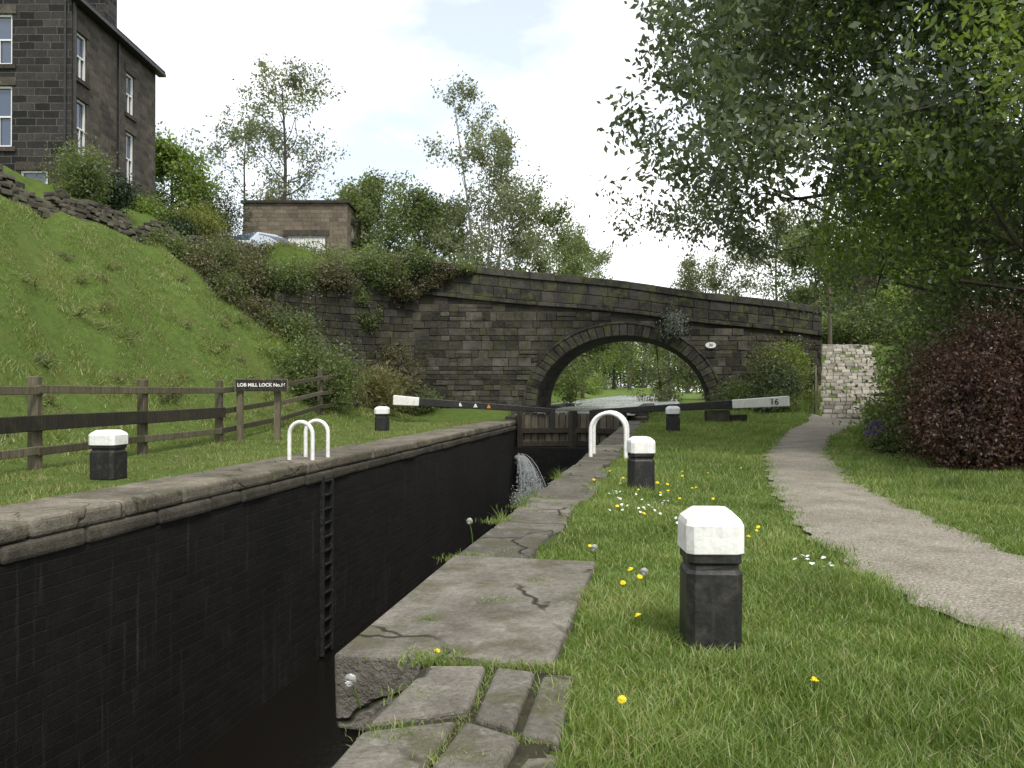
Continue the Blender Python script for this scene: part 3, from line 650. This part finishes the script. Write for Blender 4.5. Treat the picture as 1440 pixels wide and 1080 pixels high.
def tree(name,x,y,Ht,rad,leafm,nleaf,lsize,seed,clear=.25,kids=(0,5,4),prim=16,trunk=.25,bark='bark',upl=.03,sig=.25,prof=None,elev=(.2,.9),stems=1,az=None,acc=None,z=None,droop=.4,lm=1,asp=.5,flt=None,limb=.38):
    rng=np.random.default_rng(seed);zb=float(H(x,y))-.1 if z is None else z
    own=acc is None; acc=acc or Acc();tubes=[];anch=[]
    for sI in range(stems):
        lean=rng.normal(0,.04 if stems==1 else .16,2);pts=[];rr=[];N=9;H_=Ht*(1 if sI==0 else rng.uniform(.7,.95))
        for i in range(N+1):
            f=i/N;pts.append(np.array([x+lean[0]*f*H_+math.sin(f*5+seed)*.02*H_*f,y+lean[1]*f*H_+math.cos(f*4+seed)*.015*H_*f,zb+f*H_]));rr.append(trunk*(1.25 if i==0 else 1)*(1-.88*f)/(1 if stems==1 else 1.4)+.01)
        tubes.append((pts,rr,0));anch.extend(pts[-2:])
        for k in range(prim//stems):
            f=clear+(1-clear)*(k+rng.random())/(prim//stems);f=min(f,.98);i=min(int(f*N),N-1);fr=f*N-i;pp=pts[i]*(1-fr)+pts[i+1]*fr
            g_=(f-clear)/(1-clear);pf=prof(g_) if prof else math.sin(math.pi*(.22+.73*g_))**.8
            a=rng.uniform(0,2*pi) if az is None else rng.normal(az[0],az[1]) if rng.random()<az[2] else rng.uniform(0,2*pi)
            el=elev[0]+(elev[1]-elev[0])*g_+rng.normal(0,.12);d=np.array([math.cos(a)*math.cos(el),math.sin(a)*math.cos(el),math.sin(el)])
            branch(rng,pp,d,rad*pf*rng.uniform(.8,1.15),rr[i]*limb,1,3,tubes,anch,kids,.75,upl)
    for (pts,rr_,l) in tubes:
        if flt and l>0:
            ok=flt(np.array(pts))
            if not ok[-1]:
                n=int(ok.sum())
                if l>1 or n<3: continue
                pts=pts[:n];rr_=rr_[:n]
        acc.add(*tube(pts,np.maximum(rr_,.006),8 if l==0 else (5 if l==1 else 3)))
    anch=np.array(anch)
    if flt: anch=anch[flt(anch)]
    V,F,r=leafquads(anch,nleaf,lsize,sig,rng,droop,asp);acc.add(V,F,lm,r)
    if own: return acc.make(name,[bark,leafm],True)
def shrub(name,x,y,rx,ry,hz,leafm,n,size,seed,z=None,clumps=26,sig=.14,acc=None,lm=1,upright=0,asp=.5):
    rng=np.random.default_rng(seed);zb=float(H(x,y)) if z is None else z
    own=acc is None;acc=acc or Acc();u=rng.normal(0,1,(clumps,3));u/=np.linalg.norm(u,axis=1)[:,None];u*=rng.uniform(.45,1.08,clumps)[:,None]
    c=np.stack([x+u[:,0]*rx,y+u[:,1]*ry,zb+hz*.45+u[:,2]*hz*.52*rng.uniform(.7,1.2,clumps)],-1);c[:,2]=np.maximum(c[:,2],zb+.05)
    A=[]
    for q in c:
        b0=np.array([x+rng.normal(0,.2*rx),y+rng.normal(0,.2*ry),zb-.1]);m=(b0+q)/2+rng.normal(0,.1,3)*rx
        pts=[b0,m,q,q+rng.normal(0,.15,3)*hz*.5+[0,0,.1*hz]];acc.add(*tube(pts,[.03,.02,.012,.005],3));A+= [q,pts[-1],(q+m)/2,q+rng.normal(0,.12,3)*hz]
    V,F,r=leafquads(np.array(A),n,size,sig*max(hz,rx),rng,-.3 if upright else .2,asp);acc.add(V,F,lm,r)
    if own: return acc.make(name,['bark',leafm],True)
def fA(p):
    x,y,z=p[:,0],p[:,1],p[:,2];n=.25*np.sin(x*3+y)+.25*np.sin(x*1.7-y*2.1)
    zm=np.interp(x,[2,5,8,11,12.5,14],[7.0,6.5,6.2,5.2,4.2,2.6])+np.maximum(y-25,0)*.2
    xm=np.interp(z,[6,8.5,11,14,18],[4.0,2.7,3.6,5.2,7.6])+(y-25)*.1
    return (z>zm+n)&(x>xm+n)
tree('large_dark_tree',14.2,25.5,20,12,'leafA',160000,.22,11,clear=.28,kids=(0,8,5),prim=40,trunk=.38,sig=.3,elev=(.02,1.0),az=(pi,.8,.6),droop=.8,prof=lambda g:math.sin(math.pi*(.36+.56*g))**.5,upl=0.0,flt=fA)
def fB(p):
    x,y,z=p[:,0],p[:,1],p[:,2];n=.3*np.sin(x*2.3+z*2)+.3*np.sin(y*1.9-z*1.3)
    return (z>np.interp(x,[6,9,11,13],[5.4,4.4,3.2,1.8])+n)&(x>np.interp(z,[3,6,10,14],[8.8,7.2,6.8,7.4])+(y-18)*.3+n)
tree('bright_leafed_tree',13.0,17.6,15,8.2,'leafB',170000,.15,23,clear=.14,kids=(0,8,5),prim=38,trunk=.25,sig=.3,elev=(-.05,1.0),prof=lambda g:math.sin(math.pi*(.35+.56*g))**.5,upl=0,flt=fB,limb=.3)
tree('bright_leafed_tree',21.2,31,12,5.4,'leafC',45000,.22,29,clear=.08,kids=(0,5,5),prim=22,trunk=.25,sig=.3,elev=(0,1.0))
tree('birch_tree',-2.6,62,21.5,4.6,'leafbirch',14000,.25,31,clear=.3,kids=(0,4,4),prim=30,trunk=.22,bark='birchbark',sig=.3,elev=(.6,1.15),stems=3,upl=.05,prof=lambda g:math.sin(math.pi*(.3+.62*g))**.7)
tree('sparse_tree',-17.6,62,14.5,4.6,'leafbirch',5200,.26,37,clear=.3,kids=(0,4,3),prim=20,trunk=.22,sig=.28,elev=(.35,1.0),z=10)
tree('sparse_tree',-22.0,66,12,4.4,'leafbirch',4500,.26,38,clear=.3,kids=(0,4,3),prim=18,trunk=.15,sig=.28,elev=(.35,1.0),z=10)
for (x,y,Ht,r,m,n,sd_) in [(-7,63,7.5,4.2,'leafC',11000,41),(2.0,66,14.5,4.8,'leafC',14000,43),(6.5,92,18.0,5.5,'leafC',15000,47),(9.0,104,18.0,6.0,'leafC',16000,48),(-10.5,60,5.5,3.0,'leafC',9000,53),(-4.5,68,12,4.5,'leafbirch',12000,59),(-22.0,53,5.6,2.1,'leafB',10000,61),(20,84,12,5.2,'leafbirch',14000,67),(26,80,11.5,5,'leafbirch',14000,71),(25.5,68,8.0,3.8,'leafC',16000,73),(31,62,10,4.5,'leafB',18000,79),(16.5,90,9,4,'leafbirch',9000,83),(34,75,14,6,'leafC',18000,89),(-13.2,66,6,3,'leafbirch',7000,97)]:
    tree('broadleaf_tree',x,y,Ht,r,m,n,.27,sd_,clear=.12,kids=(0,4,3),prim=18,trunk=.2,sig=.36,elev=(.15,1.1),prof=lambda g:math.sin(math.pi*(.25+.68*g))**.75)
acc=Acc();rng=np.random.default_rng(5)
for k in range(46):
    t=rng.uniform(172,250);s=rng.uniform(-36,56);x,y,_=ST(s,t)
    if abs(s+4.6-bend(np.array(t)))<8: continue
    tree('w',x,y,rng.uniform(14,19),5.5,'leafB',3200,.65,200+k,clear=.38,kids=(0,3,2),prim=10,trunk=.5,sig=.7,acc=acc,elev=(.3,1.0))
for k in range(34):
    t=rng.uniform(252,285);s=-70+k*5.5;x,y,_=ST(s,t);shrub('w',x,y,6.5,5,15,'leafB',2600,.9,300+k,acc=acc,sig=.09)
acc.make('distant_woodland',['bark','leafB'])
acc=Acc()
for k in range(14):
    t=58+k*3.6;shrub('w',*ST(-13.2-rng.uniform(0,2),t)[:2],1.6,1.6,rng.uniform(1.8,3.2),'leafC',2600,.22,400+k,acc=acc)
for k in range(10):
    t=64+k*8;shrub('w',*ST(9.5+rng.uniform(0,4),t)[:2],2,1.8,rng.uniform(2,3.5),'leafC',2200,.25,430+k,acc=acc)
for k in range(9):
    t=112+k*7;shrub('w',*ST(-13.8-rng.uniform(0,3),t)[:2],2.2,2.2,rng.uniform(2.5,5),'leafB',2200,.35,450+k,acc=acc)
acc.make('canalside_bushes',['bark','leafB'])
acc=Acc()
for (x,y,rx,hz,zz) in [(-9.5,52,2.2,2.4,8.3),(-6.5,54,2.2,3.0,7.3),(-3,55,2,4,6),(0,56,2.4,4.4,4.8),(3.5,57,2.2,4.2,4.6),(6.2,58,1.8,3.2,4.6),(21.5,58.5,1.8,2.2,4.4),(24.5,57.5,1.6,2.6,4.4),(26.5,58,1.6,3,4.4)]:
    shrub('w',x,y,rx,rx,hz,'leafC',6500,.22,int(500+x*3),z=zz,acc=acc)
acc.make('hedge',['bark','leafC'])
shrub('green_shrub',-18.2,46,1.6,1.4,2.2,'leafyel',7000,.16,601,z=9.4)
shrub('conifer_shrub',-22,50.5,.7,.7,3.2,'leafcon',6000,.13,602,z=11)
shrub('conifer_shrub',-18.3,51.5,.95,.9,3.8,'leafcon',8000,.13,603,z=10.3)
shrub('conifer_shrub',-17.9,44.2,.6,.6,1.8,'leafcon',4000,.12,604,z=9.3)
shrub('green_shrub',-19.6,37.2,.95,.8,2.4,'leafC',7000,.14,605,z=10.0)
shrub('conifer_shrub',-19.4,39.8,.8,.6,1.7,'leafcon',5000,.12,606,z=10.3)
shrub('green_shrub',-20.3,45,1.2,1.2,1.8,'leafB',6000,.15,607,z=10.5)
shrub('blossom_shrub',-22.5,58,1.9,1.5,4.2,'leafwhite',3500,.16,608,z=10.8)
shrub('green_shrub',-13.4,48.5,1.0,.9,1.0,'leafC',4000,.16,609)
shrub('green_shrub',-19.4,50,1.8,1.4,2.5,'leafyel',7000,.16,610,z=10.2)
acc=Acc();k=0
for (x,y,rx,hz,zz) in [(-16.4,38.6,1.0,1.5,7.4),(-15.4,39.4,1.1,1.6,6.6),(-14.3,39.7,1.2,1.7,5.6),(-13.2,40,1.2,1.8,4.6),(-12.2,40.2,1.3,2.0,3.4),(-13.4,41.4,1.4,1.6,6.5),(-11.6,41.8,1.5,1.5,6.5),(-10,43.2,1.4,1.4,7.0),(-8.3,45,1.4,1.2,7.6),(-6.4,46.4,1.2,1.0,8.1),(-14.8,41,1.4,1.5,7.4),(-16,43,1.6,1.4,8.1),(-11,40.2,1.2,1.8,3.6),(-13.5,44,1.8,1.2,8.1),(-11,46,1.8,1.1,8.3),(-15.5,46,1.6,1.0,8.6)]:
    shrub('w',x,y,rx,rx*.8,hz,'leafbrown',4800,.14,700+k,z=zz,acc=acc,lm=1 if k%2 else 2,sig=.2);k+=1
acc.make('bramble_bank',['bark','leafbrown','leafC'])
acc=Acc()
for k,(x,zz,w) in enumerate([(-5.2,8.3,1.2),(-3.8,8.1,.8),(-7.3,7.6,1.4),(-6,6.9,.9),(-8,5.2,.9),(-6.5,3.4,.8),(-2.6,8.4,.4),(-4.6,7.6,.6),(-8.6,6.6,1.0)]):
    shrub('w',x,YB-.25-max(0,(-5.4-x))*.35,w,.3,w*1.1,'leafbrown',int(2600*w+300),.13,750+k,z=zz-.3,acc=acc,lm=1+k%2)
acc.make('wall_plants',['bark','leafC','leafbrown'])
shrub('silver_wall_plant',9.1,YB-.35,.45,.25,1.7,'leafgrey',1500,.12,780,z=4.4)
shrub('green_shrub',-8.9,36.5,1.5,1.3,3.3,'leafC',14000,.14,801,z=.6)
shrub('green_shrub',-10.6,37.6,1.0,1.0,2.0,'leafB',6000,.13,802,z=1.8)
shrub('dry_reeds',-6.6,41.3,1.3,.9,2.0,'leafstraw',7000,.35,803,z=.5,upright=1,asp=.08)
shrub('dry_reeds',-6.2,44,1.0,.7,3.0,'leafbrown',4500,.25,804,z=.5,asp=.15)
shrub('green_shrub',-5.2,44.2,1.2,.8,1.5,'leafC',4000,.15,805,z=.2)
for k,(x,y,rx,hz,m,zz) in enumerate([(12.4,43.6,1.4,1.9,'leafC',.2),(13.9,43.5,1.3,2.6,'leafA',.6),(14.5,44.4,1.0,3.1,'leafyel',.9),(15.4,45.4,.7,2.3,'leafB',1.6),(13.2,42.2,.9,1.2,'leafA',.0),(14.1,42.2,.7,1.2,'leafC',.1)]):
    shrub('bank_shrub',x,y,rx,rx*.8,hz,m,8000,.14,820+k,z=zz)
for k,(x,y,rx,hz,m,n) in enumerate([(23.9,45.5,1.3,2.6,'leafC',7000),(25.4,50,1.5,2.6,'leafB',8000),(22.4,41,1.4,2.0,'leafC',7000),(27.2,53,1.8,3.2,'leafC',7000),(19.2,35.5,1.4,2.0,'leafB',8000),(16.8,30.5,1.3,2.0,'leafC',9000),(14.1,25.5,1.2,2.2,'leafB',9000),(12.9,22.5,1.1,1.6,'leafC',9000),(22,37,2.2,4.5,'leafC',12000),(19,30,2,5,'leafA',12000)]):
    shrub('garden_shrub',x,y,rx,rx*.8,hz,m,n,.14,840+k)
acc=Acc()
for k,(x,y,rx,hz,n) in enumerate([(8.95,15.9,.8,1.9,18000),(9.9,16.6,1.1,2.75,28000),(10.6,15.6,.9,2.1,18000),(11.8,17.2,1.2,3.0,24000),(9.4,17.3,.75,2.4,12000)]):
    shrub('w',x,y,rx,rx*.85,hz,'leafred',n,.08,861+k,clumps=34,sig=.1,acc=acc)
acc.make('purple_leafed_shrub',['bark','leafred'])
shrub('garden_shrub',9.6,19.2,.65,.8,2.1,'leafC',14000,.1,863)
shrub('garden_shrub',10.7,19.8,1.0,1.1,3.8,'leafC',16000,.12,864)
shrub('garden_shrub',10.0,21.6,.7,.8,1.1,'leafB',7000,.1,865)
shrub('purple_flowers',9.5,20.7,.5,.5,.6,'leafpurple',1800,.07,866,z=.2)
shrub('garden_shrub',9.3,20.0,.5,.5,.5,'leafC',4000,.08,867)
shrub('garden_shrub',13.4,14.8,1.4,1.4,3.4,'leafA',14000,.13,868)
shrub('garden_shrub',12.9,20,1.7,1.6,5.5,'leafA',16000,.15,869)
# ------------------------------------------------------------------ grass
def blades(x,y,h,w,seed,three=True,zoff=0):
    rng=np.random.default_rng(seed);n=len(x);z=H(x,y)-.01+zoff
    a=rng.uniform(0,2*pi,n);dx,dy=np.cos(a)*w/2,np.sin(a)*w/2;l=rng.normal(0,.45,(2,n))*h
    B=np.stack([x,y,z],-1);W=np.stack([dx,dy,np.zeros(n)],-1)
    M1=B+np.stack([l[0]*.3,l[1]*.3,h*.55],-1);Tp=B+np.stack([l[0],l[1],h*rng.uniform(.85,1,n)],-1)
    V=np.stack([B-W,B+W,M1+W*.8,Tp+W*.1,Tp-W*.1,M1-W*.8],1).reshape(-1,3) if three else np.stack([B-W,B+W,Tp+W*.12,Tp-W*.12],1).reshape(-1,3)
    i=np.arange(n)[:,None]
    if three: F=np.concatenate([i*6+np.array([0,1,2,5]),i*6+np.array([5,2,3,4])])
    else: F=i*4+np.array([0,1,2,3])
    r=np.clip(.5+.25*np.sin(x*1.7+np.sin(y*1.1)*2)*np.sin(y*1.3)+.12*np.sin(x*5+y*3)*np.sin(y*6.1-x*2)+rng.normal(0,.2,n),0,.97);r=np.where(rng.random(n)<.06,1,r)
    return V,F,(np.concatenate([r,r]) if three else r)
def addb(acc,*a,**k):
    v=blades(*a,**k);acc.add(v[0],v[1],0,v[2])
def okright(x,y,rng):
    s=CA*x-SA*y;t=SA*x+CA*y;e=rng.normal(0,.06,len(x))
    edge=np.where(t<7.25,-.5+.09*np.sin(t*4)-.14*(t>4.4),-1.12+.11*np.sin(t*2.3)+.07*np.sin(t*7))
    return (s>edge+e)&((x<PL(y)+rng.normal(0,.07,len(x)))|(x>PR(y)-rng.normal(0,.07,len(x))))
acc=Acc();rng=np.random.default_rng(99)
for (y0,y1,den,h0,h1,w,th) in [(1.8,4,5200,.04,.12,.006,True),(4,7,4400,.04,.12,.007,True),(7,12,1900,.04,.12,.010,True),(12,20,700,.05,.12,.016,False),(20,30,260,.06,.13,.026,False),(30,46,110,.07,.15,.045,False)]:
    xa=-1.2;xb=y1*.72+1.5;n=int((y1-y0)*(xb-xa)*den);x=rng.uniform(xa,xb,n)+(y0>29)*3;y=rng.uniform(y0,y1,n)
    k=(x<.72*y+1.5)&okright(x,y,rng)&~((x>15.4)&(x<24)&(y>41.0));x=x[k];y=y[k];patch=.45+.9*np.clip(.5+.5*np.sin(x*2.1+1.3*np.sin(y*1.7))*np.sin(y*2.3+x)+.2*np.sin(x*9)*np.sin(y*8),0,1)
    addb(acc,x,y,rng.uniform(h0,h1,len(x))*patch,w,int(y0*10),th)
for (cx_,cy_,r_,n) in [(-.08,5.86,.09,260),(-.47,4.69,.12,320),(-.42,4.66,.08,200),(-.46,4.08,.1,150),(-.5,3.62,.1,150),(-.42,7.4,.12,300),(-.12,9.5,.14,300),(-.2,7.5,.15,200),(-.25,3.35,.08,100),(.35,11.5,.12,160),(.9,14,.14,160),(.1,10.6,.1,120),(.25,6.4,.05,90),(-.55,5.4,.04,60)]:
    x=cx_+rng.normal(0,r_,n);y=cy_+rng.normal(0,r_*.6,n);addb(acc,x,y,rng.uniform(.02,.06,n),.007,5,True,.04)
n=1400;t=rng.uniform(2.3,4.4,n);s=np.where(rng.random(n)<.5,-.93+rng.normal(0,.025,n),rng.uniform(-1.3,-.45,n));t=np.where(s>-.9,np.where(rng.random(n)<.5,3.54,2.98),t);addb(acc,s*CA+t*SA+rng.normal(0,.018,n),-s*SA+t*CA+rng.normal(0,.018,n),rng.uniform(.02,.05,n),.006,6,True,.02)
n=700;s=rng.uniform(-1.35,-.5,n);t=4.43+rng.normal(0,.03,n);addb(acc,s*CA+t*SA,-s*SA+t*CA,rng.uniform(.02,.07,n),.006,7,True,.03)
n=260;s=rng.normal(-1.86,.03,n);t=rng.choice([9.2,11.5,14,10.6],n)+rng.normal(0,.1,n);addb(acc,s*CA+t*SA,-s*SA+t*CA,rng.uniform(.1,.28,n),.007,8,True,-.02)
n=5000;y=rng.uniform(4,24,n);e=np.abs(rng.normal(0,.14,n));x=np.where(rng.random(n)<.5,PL(y)+e,PR(y)-e);addb(acc,x,y,rng.uniform(.02,.06,n),.012,9,False,.025)
# grass and weeds fringing the cobbled ramp
n=2600;a_=rng.uniform(0,Lr,n);q_=np.where(rng.random(n)<.5,-1,1)*(1.65+np.abs(rng.normal(0,.35,n)));addb(acc,p0[0]+dn[0]*a_+q_,p0[1]+dn[1]*a_,rng.uniform(.1,.35,n),.05,12,False,.05)
acc.make('grass',['blade'],False)
acc=Acc()
for (t0,t1,s0,s1,den,h0,h1,w) in [(5,20,-13.5,-8.35,420,.06,.14,.017),(20,39,-14,-8.35,200,.07,.15,.027),(8,28,-24,-13,190,.08,.26,.033),(28,44,-24,-13,130,.09,.28,.043)]:
    n=int((t1-t0)*(s1-s0)*den);s=rng.uniform(s0,s1,n);t=rng.uniform(t0,t1,n);x=s*CA+t*SA;y=-s*SA+t*CA;k=(y<45)&(s<-8.45+.1*np.sin(t*2.1)+rng.normal(0,.06,n));x=x[k];y=y[k]
    cl=np.clip(.55+.6*np.sin(x*1.9+1.5*np.sin(y*1.3))*np.sin(y*2.2+x*.6),.2,1.2)
    addb(acc,x,y,rng.uniform(h0,h1,len(x))*cl,w,int(t0),False)
acc.make('hillside_grass',['bladehill'],False)
acc=Acc()
for k in range(60):
    t=rng.uniform(18,40);s=rng.uniform(-21.5,-14.8);x,y,_=ST(s,t);shrub('w',x,y,rng.uniform(.4,1.0),.6,rng.uniform(.1,.24),'leafbrown',280,.14,900+k,acc=acc,clumps=9,upright=1,asp=.13,lm=1 if k%5 else 2)
acc.make('rough_grass_tussocks',['bladehill','leafstraw','leafbrown'])
def disc(acc,c,r,mi,n=9,tilt=.3,dome=.3):
    c=np.array(c);nn=np.array([R.normal(0,tilt),R.normal(0,tilt)-.2,1.]);nn/=np.linalg.norm(nn);a=np.cross(nn,[1,.3,0]);a/=np.linalg.norm(a);b_=np.cross(nn,a)
    for k in range(n):
        t0=2*pi*k/n;t1=t0+2*pi/n*.8;tm=(t0+t1)/2
        V=np.array([c+nn*r*dome,c+r*.75*(a*cos(t0)+b_*sin(t0))+nn*r*.1,c+r*(a*cos(tm)+b_*sin(tm)),c+r*.75*(a*cos(t1)+b_*sin(t1))+nn*r*.1]);acc.add(V,np.array([[0,1,2,3]]),mi)
acc=Acc();pts=[(1.55,4.2),(.53,3.95),(-.43,4.72),(.86,6.36),(1.01,6.47),(.83,5.4),(.96,6.65),(3.0,6.0),(.75,7.85),(2.6,8.7),(1.9,14)]
for k in range(22): 
    y=rng.uniform(7.5,16);pts.append((rng.uniform(.2,1)*(PL(y)-1)+.6,y))
for (x,y) in pts:
    if PL(y)<x<PR(y): continue
    q=R.uniform(.7,1.05);z=float(H(x,y))+R.uniform(.05,.11);acc.add(*tube([(x,y,z-.14),(x+.01,y,z-.05),(x,y,z)],.004,4),0);disc(acc,(x,y,z),.03*q,1,12,.3,.45);disc(acc,(x,y,z+.006),.02*q,1,8,.3,.6)
acc.make('dandelions',['blade','yellow'],False)
acc=Acc();P_=[]
for (cx_,cy_,r_,n) in [(1.75,10.6,.28,34),(1.3,11.6,.25,16),(2.6,7.0,.1,12),(1.9,9.3,.25,8)]:
    for k in range(n): P_.append((cx_+R.normal(0,r_),cy_+R.normal(0,r_*1.5)))
for (x,y) in P_:
    if PL(y)<x or CA*x-SA*y<-.95: continue
    z=float(H(x,y))+R.uniform(.07,.11);disc(acc,(x,y,z),.02,0,8,.4,.1)
acc.make('daisies',['petal'],False)
acc=Acc()
for (x,y,z) in [(1.0,6.2,.17),(.73,7.3,.14),(-.78,3.95,.15),(-.42,8.1,.25)]:
    acc.add(*tube([(x+.03,y+.1,-.02),(x+.02,y+.04,z*.5),(x,y,z)],.005,4),0)
    q=R.normal(0,1,(260,3));q/=np.linalg.norm(q,axis=1)[:,None];c=np.array([x,y,z]);sd2=np.cross(q,[.3,.5,.8])*.007
    V=np.stack([c+q*.008,c+q*.029-sd2,c+q*.033,c+q*.029+sd2],1).reshape(-1,3);acc.add(V,np.arange(len(V)).reshape(-1,4),1)
acc.make('dandelion_clocks',['blade','petal'],False)
# ------------------------------------------------------------------ light, sky, camera
el=math.radians(56);az=math.atan2(.42,-.9)
sun=bpy.data.lights.new('sun','SUN');sun.energy=3.2;sun.angle=math.radians(10);sun.color=(1,.95,.87)
so=bpy.data.objects.new('sun',sun);scene.collection.objects.link(so)
dirv=Vector((math.sin(az)*math.cos(el),math.cos(az)*math.cos(el),math.sin(el)))
so.rotation_euler=dirv.to_track_quat('Z','Y').to_euler()
w=bpy.data.worlds.new('World');scene.world=w;w.use_nodes=True;nt=w.node_tree;nt.nodes.clear()
N=nt.nodes.new;Lk=nt.links.new
out=N('ShaderNodeOutputWorld');bg=N('ShaderNodeBackground');sky=N('ShaderNodeTexSky');sky.sky_type='NISHITA';sky.sun_disc=False;sky.sun_elevation=el;sky.sun_rotation=az
sky.air_density=1;sky.dust_density=1.5
tc=N('ShaderNodeTexCoord');mp=N('ShaderNodeMapping');mp.inputs['Scale'].default_value=(1,1,2.0);mp.inputs['Location'].default_value=(.9,.1,.35);nz=N('ShaderNodeTexNoise');nz.inputs['Scale'].default_value=1.9;nz.inputs['Detail'].default_value=9;nz.inputs['Roughness'].default_value=.55
cr=N('ShaderNodeValToRGB');cr.color_ramp.elements[0].position=.37;cr.color_ramp.elements[0].color=(.35,.35,.35,1);cr.color_ramp.elements[1].position=.54
sb=N('ShaderNodeMixRGB');sb.blend_type='MULTIPLY';sb.inputs[0].default_value=1;sb.inputs[2].default_value=(1.8,1.7,1.55,1)
mx=N('ShaderNodeMixRGB');mx.inputs[2].default_value=(11.5,11.5,11.6,1)
Lk(tc.outputs['Generated'],mp.inputs[0]);Lk(mp.outputs[0],nz.inputs['Vector']);Lk(nz.outputs['Fac'],cr.inputs[0]);Lk(cr.outputs[0],mx.inputs[0]);Lk(sky.outputs[0],sb.inputs[1]);Lk(sb.outputs[0],mx.inputs[1]);Lk(mx.outputs[0],bg.inputs[0]);bg.inputs[1].default_value=.145;Lk(bg.outputs[0],out.inputs[0])
cam=bpy.data.cameras.new('camera');co=bpy.data.objects.new('camera',cam);scene.collection.objects.link(co);cam.sensor_width=36;cam.lens=28.75;cam.clip_end=3000;cam.clip_start=.05
co.location=(0,0,1.55);co.rotation_euler=(math.radians(90.4),0,0);scene.camera=co
scene.view_settings.view_transform='Standard';scene.view_settings.look='None';scene.view_settings.exposure=0
